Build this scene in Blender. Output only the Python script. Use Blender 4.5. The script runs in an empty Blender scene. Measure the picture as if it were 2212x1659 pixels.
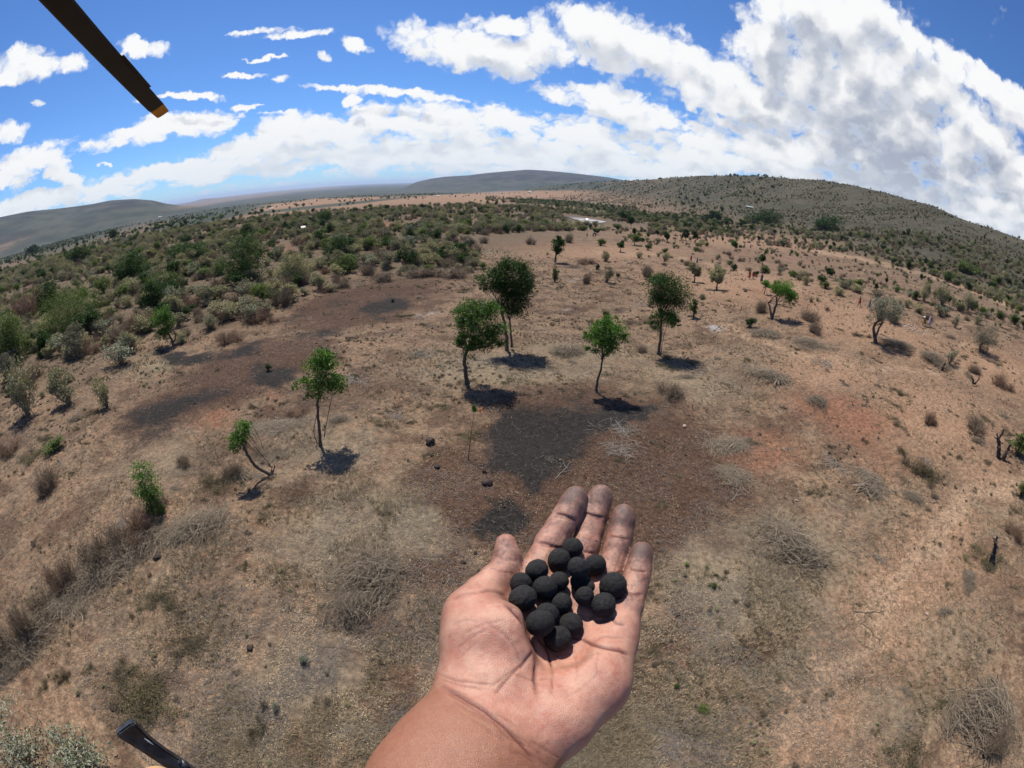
import bpy, math, random
import numpy as np
from mathutils import Matrix, Vector

rng = np.random.default_rng(7)
random.seed(7)
SC = bpy.context.scene
COL = SC.collection
R = math.radians

# ------------------------------------------------------------------ camera
CAM_H = 16.0
PITCH, ROLL = R(24.0), R(2.5)
FPX = 1036.0                       # pixels per radian in a 2212 x 1659 frame
FW, FH = 2212.0, 1659.0
_c, _s, _cp, _sp = math.cos(ROLL), math.sin(ROLL), math.cos(PITCH), math.sin(PITCH)
RV = np.array([_c, _s * _sp, _s * _cp])       # camera right in the world
UV = np.array([-_s, _c * _sp, _c * _cp])      # camera up
FV = np.array([0.0, _cp, -_sp])               # camera forward
CP = np.array([0.0, 0.0, CAM_H])
cam_data = bpy.data.cameras.new('camera')
cam = bpy.data.objects.new('camera', cam_data)
COL.objects.link(cam)
SC.camera = cam
M = np.eye(4); M[:3, 0] = RV; M[:3, 1] = UV; M[:3, 2] = -FV; M[:3, 3] = CP
cam.matrix_world = Matrix(M.tolist())
cam_data.type = 'PANO'
cam_data.panorama_type = 'FISHEYE_LENS_POLYNOMIAL'
cam_data.sensor_width = 36.0
cam_data.fisheye_fov = R(200)
cam_data.fisheye_polynomial_k0 = 0.0
cam_data.fisheye_polynomial_k1 = -1.0 / (FPX / FW * 36.0)
cam_data.fisheye_polynomial_k2 = 0.0
cam_data.fisheye_polynomial_k3 = 0.0
cam_data.fisheye_polynomial_k4 = 0.0
cam_data.clip_start = 0.02
cam_data.clip_end = 200000.0
SC.render.engine = 'CYCLES'
SC.cycles.use_denoising = True
SC.cycles.max_bounces = 5
SC.cycles.diffuse_bounces = 2
SC.cycles.glossy_bounces = 2
SC.cycles.transmission_bounces = 3
SC.cycles.volume_bounces = 0
SC.cycles.use_adaptive_sampling = True
SC.cycles.adaptive_threshold = 0.015
SC.view_settings.view_transform = 'Standard'
SC.view_settings.look = 'None'
SC.view_settings.exposure = 0.28
SC.view_settings.gamma = 1.0
SC.view_settings.use_curve_mapping = False


def ray(px, py):
    """direction in the world of a point of the frame (2212 x 1659)"""
    x = np.asarray(px, float) - FW / 2; y = FH / 2 - np.asarray(py, float)
    rr = np.hypot(x, y) + 1e-9; th = rr / FPX
    s = np.sin(th) / rr
    return (s * x)[..., None] * RV + (s * y)[..., None] * UV + np.cos(th)[..., None] * FV


def project(P):
    d = np.asarray(P, float) - CP
    n = np.linalg.norm(d, axis=-1) + 1e-9
    a = d @ RV / n; b = d @ UV / n; c = d @ FV / n
    th = np.arccos(np.clip(c, -1, 1)); rr = np.hypot(a, b) + 1e-9
    return FW / 2 + FPX * th * a / rr, FH / 2 - FPX * th * b / rr


def azel(px, py):
    d = ray(px, py)
    return np.degrees(np.arctan2(d[..., 0], d[..., 1])), np.degrees(np.arcsin(d[..., 2]))


# ------------------------------------------------------------------ node helpers
class NT:
    def __init__(self, tree):
        self.t = tree; self.n = tree.nodes; self.l = tree.links

    def new(self, kind, ins=None, **props):
        nd = self.n.new(kind)
        for k, v in props.items(): setattr(nd, k, v)
        for k, v in (ins or {}).items(): self.set(nd.inputs[k], v)
        return nd

    def set(self, sock, v):
        if isinstance(v, bpy.types.NodeSocket): self.l.new(v, sock)
        elif isinstance(v, bpy.types.Node): self.l.new(v.outputs[0], sock)
        else: sock.default_value = v

    def math(self, op, a, b=0.0, c=0.0, clamp=False):
        nd = self.new('ShaderNodeMath', {0: a, 1: b, 2: c}, operation=op, use_clamp=clamp)
        return nd.outputs[0]

    def vmath(self, op, a, b=None, scale=None):
        ins = {0: a}
        if b is not None: ins[1] = b
        if scale is not None: ins['Scale'] = scale
        nd = self.new('ShaderNodeVectorMath', ins, operation=op)
        return nd.outputs['Value'] if op in ('LENGTH', 'DOT_PRODUCT', 'DISTANCE') else nd.outputs[0]

    def noise(self, vec, scale, detail=4.0, rough=0.55, dist=0.0, dims='3D'):
        nd = self.new('ShaderNodeTexNoise', {'Scale': scale, 'Detail': detail, 'Roughness': rough, 'Distortion': dist}, noise_dimensions=dims)
        if vec is not None: self.set(nd.inputs['Vector'], vec)
        return nd.outputs[0]

    def maprange(self, v, a, b, c=0.0, d=1.0, smooth=False):
        nd = self.new('ShaderNodeMapRange', {'Value': v, 'From Min': a, 'From Max': b, 'To Min': c, 'To Max': d},
                      interpolation_type='SMOOTHSTEP' if smooth else 'LINEAR')
        return nd.outputs[0]

    def mix(self, f, a, b, blend='MIX'):
        nd = self.new('ShaderNodeMix', data_type='RGBA', blend_type=blend)
        for s, v in ((nd.inputs[0], f), (nd.inputs[6], a), (nd.inputs[7], b)):
            if isinstance(v, (tuple, list)) and len(v) == 3: v = (*v, 1.0)
            self.set(s, v)
        return nd.outputs[2]

    def attr(self, name, out='Fac'):
        return self.new('ShaderNodeAttribute', attribute_name=name).outputs[out]


# ------------------------------------------------------------------ sun and sky
SUN_AZ, SUN_EL = -26.0, 62.0       # azimuth from +Y towards +X, elevation
sa, se = R(SUN_AZ), R(SUN_EL)
SUNV = Vector((math.sin(sa) * math.cos(se), math.cos(sa) * math.cos(se), math.sin(se)))
sun = bpy.data.lights.new('sun', 'SUN')
sun.energy = 4.9
sun.angle = R(0.53)
sun.color = (1.0, 0.945, 0.86)
sun_o = bpy.data.objects.new('sun', sun)
COL.objects.link(sun_o)
sun_o.rotation_euler = SUNV.to_track_quat('Z', 'Y').to_euler()

world = bpy.data.worlds.new('World')
SC.world = world
world.use_nodes = True
wt = world.node_tree; wt.nodes.clear()
N = NT(wt)
sky = N.new('ShaderNodeTexSky', sky_type='NISHITA', sun_disc=False, sun_elevation=se, sun_rotation=sa,
            altitude=1500.0, air_density=1.0, dust_density=0.35, ozone_density=2.5)
tc = N.new('ShaderNodeTexCoord').outputs['Generated']
dirn = N.vmath('NORMALIZE', tc)
sx = N.new('ShaderNodeSeparateXYZ', {0: dirn})
az_n = N.math('MULTIPLY', N.math('ARCTAN2', sx.outputs[0], sx.outputs[1]), 57.29578)
el_n = N.math('MULTIPLY', N.math('ARCSINE', sx.outputs[2]), 57.29578)
P0 = N.new('ShaderNodeCombineXYZ', {0: az_n, 1: el_n, 2: 0.0}).outputs[0]
# cumulus banks of this sky as they stood round the horizon: (x, y, rx, ry, tilt) read off the picture, kept as azimuth / elevation
CLOUDS = [
 (925,80,85,48,10),(1010,100,110,50,8),(1110,125,110,42,4),(1180,90,60,60,30),(1085,50,70,22,5),(1265,55,95,45,15),(1330,95,120,60,20),(1440,120,130,65,25),
 (1540,170,130,55,28),(1640,215,110,42,22),(1720,70,110,80,20),(1850,70,150,75,25),(1760,170,170,70,20),(1920,160,150,90,35),
 (1990,250,150,90,35),(2090,310,110,75,35),(2120,170,110,28,28),(2190,230,60,30,40),(2170,390,100,60,35),(1700,20,60,30,0),
 (1240,200,75,26,2),(1330,225,105,42,15),(1430,280,110,45,18),(1250,290,90,40,5),(1560,290,90,30,15),(1660,330,130,50,15),(1800,360,160,60,18),(1960,420,170,50,20),
 (1080,260,110,40,5),(960,265,90,40,0),(840,260,110,35,-2),(740,285,110,40,-2),(640,280,90,35,0),(540,322,90,24,-4),(620,340,150,35,-5),(800,335,170,40,-2),(1000,330,170,45,0),(1180,345,180,45,3),(1400,350,170,40,5),
 (400,270,110,26,-8),(290,300,120,22,-12),(330,380,140,22,-8),(450,370,130,26,-8),(200,415,130,22,-12),(60,440,120,20,-14),
 (60,140,75,42,8),(135,140,48,26,-6),(20,165,60,22,-8),(312,104,56,22,4),(770,97,34,13,18),(695,119,20,13,20),(575,62,72,7,-4),(640,72,76,9,-3),(576,122,48,5,-3),(518,160,46,6,-3),(611,166,28,12,-8),
 (720,188,90,7,2),(850,200,100,12,5),(950,215,70,10,10),(538,228,36,6,-2),(400,212,90,8,-2),(600,244,46,4,-2),(765,215,18,12,0),(85,228,18,8,-6),
 (60,350,90,30,-20),(20,375,60,35,-20),(125,368,30,26,-10),(150,390,30,14,0),(10,290,40,22,-10),(225,357,18,5,0),(250,395,60,14,-15),(1140,415,40,10,0),
 (1560,210,120,50,20),(1740,270,170,50,20),(1880,260,120,60,30),(1850,320,200,50,18),(1960,360,170,55,20),(2060,400,160,60,25),(2150,440,120,60,30),(1700,350,240,40,10),(1500,330,200,40,8),(1300,330,200,40,5),(1100,320,200,40,3),(2000,150,90,60,30),(700,300,200,34,-3)]


CB = (-92.0, 92.0, -4.0, 40.0)       # azimuth and elevation range of the cloud chart


def coverage_chart():
    """where the banks stand, as a coarse chart over azimuth and elevation, computed here; noise nodes give the clouds their shape"""
    w, h = 920, 220
    a = np.linspace(CB[0], CB[1], w)[None, :]; e = np.linspace(CB[2], CB[3], h)[:, None]
    acc = np.full((h, w), -1.6)
    for (x, y, rx, ry, t) in CLOUDS:
        ca, ce = azel(x, y); t = R(t)
        a1, e1 = azel(x + 20 * math.cos(t), y + 20 * math.sin(t))
        a2, e2 = azel(x - 20 * math.sin(t), y + 20 * math.cos(t))
        J = np.array([[(a1 - ca) / 20 * rx, (a2 - ca) / 20 * ry], [(e1 - ce) / 20 * rx, (e2 - ce) / 20 * ry]])
        Ji = np.linalg.inv(J)
        u = Ji[0, 0] * (a - ca) + Ji[0, 1] * (e - ce); v = Ji[1, 0] * (a - ca) + Ji[1, 1] * (e - ce)
        q = 1 - (u * u + v * v)
        k = 0.35; hh = np.maximum(k - np.abs(acc - q), 0) / k
        acc = np.maximum(acc, q) + hh * hh * hh * k / 6
    img = bpy.data.images.new('cloud_chart', w, h, alpha=False, float_buffer=True)
    img.colorspace_settings.name = 'Non-Color'
    px = np.ones((h, w, 4), np.float32)
    px[..., :3] = np.clip((acc + 1.6) / 3.2, 0, 1)[..., None]
    img.pixels.foreach_set(px.ravel()); img.update(); img.pack()
    return img


chart = coverage_chart()


def density(P, full=True):
    """cloud density at a point of the az/el plane; noise makes the billows"""
    uv = N.vmath('MULTIPLY', N.vmath('SUBTRACT', P, (CB[0], CB[2], 0)), (1 / (CB[1] - CB[0]), 1 / (CB[3] - CB[2]), 0))
    it = N.new('ShaderNodeTexImage', {'Vector': uv}, image=chart, interpolation='Linear', extension='EXTEND')
    c = N.math('MULTIPLY_ADD', it.outputs[0], 3.2, -1.6 + 0.44)
    # clouds shrink towards the horizon: stretch the noise domain with elevation
    s = N.new('ShaderNodeSeparateXYZ', {0: P})
    c = N.math('ADD', c, N.maprange(s.outputs[0], 12.0, 50.0, 0.0, 0.62))
    c = N.math('MAXIMUM', N.math('ADD', c, N.maprange(s.outputs[1], 1.0, 9.0, 0.12, 0.0, True)), N.maprange(s.outputs[1], 1.0, 7.0, 0.10, -1.6, True))
    lg = N.math('MULTIPLY', N.math('LOGARITHM', N.math('ADD', N.math('MAXIMUM', s.outputs[1], 0.0), 5.0), 2.718282), 17.0)
    q = N.new('ShaderNodeCombineXYZ', {0: N.math('MULTIPLY', s.outputs[0], 0.8), 1: lg, 2: 3.3}).outputs[0]
    n1 = N.noise(q, 0.20, 9.0 if full else 2.0, 0.64)
    n2 = N.new('ShaderNodeTexVoronoi', {'Vector': q, 'Scale': 0.42, 'Detail': 2.5 if full else 0.6, 'Roughness': 0.6}, feature='F1', voronoi_dimensions='2D').outputs['Distance']
    n = N.math('SUBTRACT', N.math('MULTIPLY', N.math('SUBTRACT', n1, 0.5), 3.0), N.math('MULTIPLY', N.math('SUBTRACT', n2, 0.40), 1.0))
    return N.math('MULTIPLY_ADD', N.math('MINIMUM', N.math('MAXIMUM', c, -1.6), 1.3), 1.0, n)


wv = N.new('ShaderNodeTexNoise', {'Vector': P0, 'Scale': 0.16, 'Detail': 3.0, 'Roughness': 0.6})
warp = N.vmath('SCALE', N.vmath('SUBTRACT', wv.outputs['Color'], (0.5, 0.5, 0.5)), scale=2.6)
wv2 = N.new('ShaderNodeTexNoise', {'Vector': P0, 'Scale': 0.85, 'Detail': 4.0, 'Roughness': 0.65})
warp = N.vmath('ADD', warp, N.vmath('MULTIPLY', N.vmath('SUBTRACT', wv2.outputs['Color'], (0.5, 0.5, 0.5)), (1.9, 1.3, 0.0)))
P1 = N.vmath('ADD', P0, warp)
d0 = density(P1)
ds = density(P1, False)
d1 = density(N.vmath('ADD', P1, (-0.9, 2.8, 0)), False)
# weather above and behind: scattered clouds go on outside the frame
qq = N.vmath('SCALE', dirn, scale=1.0)
den = N.math('ADD', N.math('MAXIMUM', sx.outputs[2], 0.0), 0.16)
qp = N.new('ShaderNodeCombineXYZ', {0: N.math('DIVIDE', sx.outputs[0], den), 1: N.math('DIVIDE', sx.outputs[1], den), 2: 0.0}).outputs[0]
nb = N.noise(qp, 0.9, 6.0, 0.6)
db = N.math('MULTIPLY', N.math('SUBTRACT', nb, 0.61), 6.0)
inview = N.math('MULTIPLY', N.maprange(N.math('ABSOLUTE', az_n), 66.0, 86.0, 1.0, 0.0, True), N.maprange(el_n, 24.0, 34.0, 1.0, 0.0, True))
dd = N.math('MULTIPLY_ADD', inview, N.math('SUBTRACT', d0, db), db)
alpha = N.maprange(dd, -0.40, 0.55, 0.0, 1.0, True)
# lit tops, grey bases: how much cloud lies towards the light
shade = N.math('ADD', N.math('MULTIPLY', N.math('SUBTRACT', d1, ds), 0.85), N.math('ADD', N.math('MULTIPLY', N.math('MINIMUM', ds, 1.8), 0.32), N.math('MULTIPLY', N.math('SUBTRACT', ds, d0), 0.06)))
shade = N.math('ADD', shade, N.math('MULTIPLY', N.maprange(az_n, 14.0, 52.0), N.maprange(N.noise(P1, 0.038, 3.0, 0.5), 0.40, 0.60, -0.15, 1.05)))
lit = N.maprange(shade, -0.20, 1.20, 1.0, 0.0, True)
base_grey = N.mix(N.maprange(az_n, 10.0, 55.0, 0.0, 1.0), (0.58, 0.62, 0.70), (0.34, 0.39, 0.50))
ccol = N.mix(lit, base_grey, (1.0, 1.0, 1.0))
ccol = N.mix(N.maprange(dd, 0.0, 0.9, 0.0, 1.0, True), N.mix(0.5, ccol, (0.86, 0.92, 1.0)), ccol)
# distance haze on the clouds low over the horizon
lowf = N.maprange(el_n, 0.0, 10.0, 0.60, 0.0, True)
ccol = N.mix(lowf, ccol, (0.78, 0.86, 0.93))
skyc = N.mix(1.0, sky.outputs[0], (0.52, 0.80, 1.16), 'MULTIPLY')
bg1 = N.new('ShaderNodeBackground', {'Color': skyc, 'Strength': 0.092})
bg2 = N.new('ShaderNodeBackground', {'Color': ccol, 'Strength': 0.80})
mixs = N.new('ShaderNodeMixShader', {0: alpha, 1: bg1.outputs[0], 2: bg2.outputs[0]})
N.new('ShaderNodeOutputWorld', {0: mixs.outputs[0]})
world.cycles.sampling_method = 'NONE'


# ------------------------------------------------------------------ object helpers
def tag(o, label=None, cat=None, group=None, kind=None):
    if label: o['label'] = label
    if cat: o['category'] = cat
    if group: o['group'] = group
    if kind: o['kind'] = kind
    return o


def link(o, parent=None):
    COL.objects.link(o)
    if parent is not None: o.parent = parent
    return o


def mesh_np(name, V, faces, mats=(), smooth=False, attrs=None, mat_idx=None):
    """faces: (n,3) or (n,4) int array, or list of such arrays"""
    me = bpy.data.meshes.new(name)
    fl = faces if isinstance(faces, list) else [faces]
    fl = [f for f in fl if len(f)]
    V = np.asarray(V, np.float32)
    me.vertices.add(len(V)); me.vertices.foreach_set('co', V.ravel())
    nl = sum(f.size for f in fl); nf = sum(len(f) for f in fl)
    me.loops.add(nl); me.polygons.add(nf)
    li = np.concatenate([f.ravel() for f in fl]).astype(np.int32)
    ls, st = [], 0
    for f in fl:
        k = f.shape[1]
        ls.append(st + np.arange(len(f)) * k); st += f.size
    me.loops.foreach_set('vertex_index', li)
    me.polygons.foreach_set('loop_start', np.concatenate(ls).astype(np.int32))
    if mat_idx is not None: me.polygons.foreach_set('material_index', np.asarray(mat_idx, np.int32))
    if smooth: me.polygons.foreach_set('use_smooth', np.ones(nf, bool))
    for k, a in (attrs or {}).items():
        at = me.attributes.new(k, 'FLOAT', 'POINT')
        at.data.foreach_set('value', np.asarray(a, np.float32))
    for m in mats: me.materials.append(m)
    me.update()
    return me


def obj(name, me, parent=None, loc=None):
    o = bpy.data.objects.new(name, me)
    if loc is not None: o.location = loc
    return link(o, parent)


def empty(name, loc):
    o = bpy.data.objects.new(name, None)
    o.empty_display_size = 0.2
    o.location = loc
    return link(o)


def smooth01(t):
    t = np.clip(t, 0, 1)
    return t * t * (3 - 2 * t)


# ------------------------------------------------------------------ numpy value noise
def _h(ix, iy, seed):
    n = (ix.astype(np.int64) * 374761393 + iy.astype(np.int64) * 668265263 + seed * 974711) & 0x7fffffff
    n = ((n ^ (n >> 13)) * 1274126177) & 0x7fffffff
    return ((n ^ (n >> 16)) & 0xffff) / 65535.0


def vnoise(x, y, seed=0):
    x = np.asarray(x, float); y = np.asarray(y, float)
    ix = np.floor(x); iy = np.floor(y); fx = smooth01(x - ix); fy = smooth01(y - iy)
    ix = ix.astype(np.int64); iy = iy.astype(np.int64)
    a = _h(ix, iy, seed); b = _h(ix + 1, iy, seed); c = _h(ix, iy + 1, seed); d = _h(ix + 1, iy + 1, seed)
    return (a * (1 - fx) + b * fx) * (1 - fy) + (c * (1 - fx) + d * fx) * fy


def fbm(x, y, o=4, seed=0):
    s = 0; a = 0.5; t = 0
    for i in range(o):
        s = s + a * vnoise(x * 2 ** i, y * 2 ** i, seed + i * 17); t += a; a *= 0.5
    return s / t                         # 0..1
# ------------------------------------------------------------------ terrain
def crest(pts):
    a, e = azel(np.array([p[0] for p in pts], float), np.array([p[1] for p in pts], float))
    o = np.argsort(a)
    return a[o], e[o]


RH_A, RH_E = crest([(1100, 410), (1160, 405), (1240, 399), (1340, 391), (1420, 387), (1500, 382), (1590, 379), (1680, 383), (1760, 387), (1830, 398), (1900, 414),
                    (2000, 440), (2100, 480), (2160, 503), (2212, 522)])
LH_A, LH_E = crest([(-60, 486), (0, 470), (60, 458), (120, 452), (160, 447), (200, 441), (240, 433), (290, 430), (330, 433), (360, 440), (400, 445), (480, 446)])
MH_A, MH_E = crest([(840, 414), (880, 401), (900, 393), (930, 386), (960, 382), (1010, 379), (1060, 373), (1140, 367), (1180, 369), (1250, 376), (1310, 383), (1350, 390), (1420, 396), (1500, 402), (1560, 404)])
FH_A, FH_E = crest([(390, 438), (430, 430), (480, 427), (520, 424), (560, 420), (600, 415.5)])


POND = None


def height(x, y):
    x = np.asarray(x, float); y = np.asarray(y, float)
    r = np.hypot(x, y); az = np.degrees(np.arctan2(x, y))
    base = -0.02 * np.clip(r - 150, 0, 3850)
    near = np.exp(-(r / 130) ** 2)
    und = ((fbm(x / 14, y / 14, 3, 3) - 0.5) * 1.3 + (fbm((x + .6 * y) / 4.5, (y - .3 * x) / 8, 3, 13) - .5) * .75) * near + (fbm(x / 60, y / 60, 3, 9) - 0.5) * 3.0 * smooth01((r - 40) / 150) * (1 - smooth01((r - 300) / 400))
    und += (fbm(x / 2.2, y / 2.2, 3, 5) - 0.5) * 0.16 * near
    und += (vnoise(x / 500, y / 500, 31) - 0.5) * 12 * smooth01((r - 500) / 1500) * (1 - smooth01((r - 5000) / 6000))
    # the cleared slope climbs to the right
    ramp = 0.13 * np.clip(x - 14, 0, 60) * smooth01((x - 10) / 20) * (1 - smooth01((y - 60) / 60))
    z = base + und + ramp
    # right-hand hill
    e = np.interp(az, RH_A, RH_E)
    e = np.where(az > RH_A[-1], RH_E[-1] + 0.02 * np.clip(az - RH_A[-1], 0, 30), e)
    D = np.interp(az, [-4, 4, 12, 25, 45, 60, 90, 150], [2600, 2300, 1500, 950, 620, 480, 420, 400])
    r0 = D * np.interp(az, [0, 12, 25, 45, 60, 90], [0.5, 0.42, 0.30, 0.24, 0.20, 0.2])
    zc = CAM_H + D * np.tan(np.radians(e))
    t = (r - r0) / (D - r0)
    w = smooth01((az + 4) / 7) * (1 - smooth01((az - 100) / 40))
    prof = np.where(t < 1, smooth01(np.clip(t, 0, 1) * 0.5) / 0.5, 1 - 0.45 * smooth01((r - D) / (1.2 * D)))
    hb = zc - base
    rough = (fbm(x / 90, y / 90, 4, 21) - 0.5) * 22 * np.clip(t, 0, 1) * (1 - 0.75 * smooth01((t - 0.6) / 0.35)) * (t < 1.3)
    z = z + np.where(t > 0, (hb * prof + rough) * w, 0)

    def hill(A, E, D, W, z, amp, seed):
        e = np.interp(az, A, E)
        zc = CAM_H + D * np.tan(np.radians(e))
        edge = smooth01((az - A[0]) / 3) * (1 - smooth01((az - A[-1] + 4) / 4))
        q = np.clip(1 - ((r - D) / W) ** 2, 0, 1)
        n = (fbm(x / (W * .32), y / (W * .32), 5, seed) - 0.5) * amp * q * (1 - q) * 4
        return np.maximum(z, z + (zc - z + n) * q ** 1.3 * edge)
    z = hill(LH_A, LH_E, 4200, 1500, z, 90, 41)
    z = hill(MH_A, MH_E, 7000, 2200, z, 110, 51)
    z = hill(FH_A, FH_E, 16000, 5000, z, 60, 61)
    if POND is not None:
        u = ((x - POND[0]) * POND[3] + (y - POND[1]) * POND[4]) / POND[5]; v = (-(x - POND[0]) * POND[4] + (y - POND[1]) * POND[3]) / POND[6]
        w = 1 - smooth01((np.hypot(u, v) - 1) / 1.6)
        z = z * (1 - w) + POND[2] * w
    return z


def ground_at(px, py):
    """point of the ground seen at a place of the picture"""
    d = ray(float(px), float(py))
    ts = np.geomspace(6, 30000, 900)
    P = CP + ts[:, None] * d
    g = P[:, 2] - height(P[:, 0], P[:, 1])
    i = np.argmax(g < 0)
    if g[i] >= 0: return CP + d * 30000
    a, b = ts[max(i - 1, 0)], ts[i]
    for _ in range(18):
        m = (a + b) / 2; p = CP + m * d
        if p[2] < height(p[0], p[1]): b = m
        else: a = m
    return CP + b * d


def on_ground(x, y, dz=0.0):
    return (float(x), float(y), float(height(x, y)) + dz)


_a, _b, _c2 = ground_at(1213, 466), ground_at(1328, 482), ground_at(1275, 488)
_d = ground_at(1270, 466)
_m = (_a + _b) / 2; _u = (_b - _a)[:2]; _l = np.linalg.norm(_u); _u = _u / _l
_w = abs((_c2 - _d)[0] * -_u[1] + (_c2 - _d)[1] * _u[0])
POND = (float((_a[0] + _b[0]) / 2), float((_c2[1] + _d[1]) / 2), float(min(_a[2], _b[2], _c2[2], _d[2])) - .1, float(_u[0]), float(_u[1]), float(_l * .62), float(_w * .75))
print('pond', POND)

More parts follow.
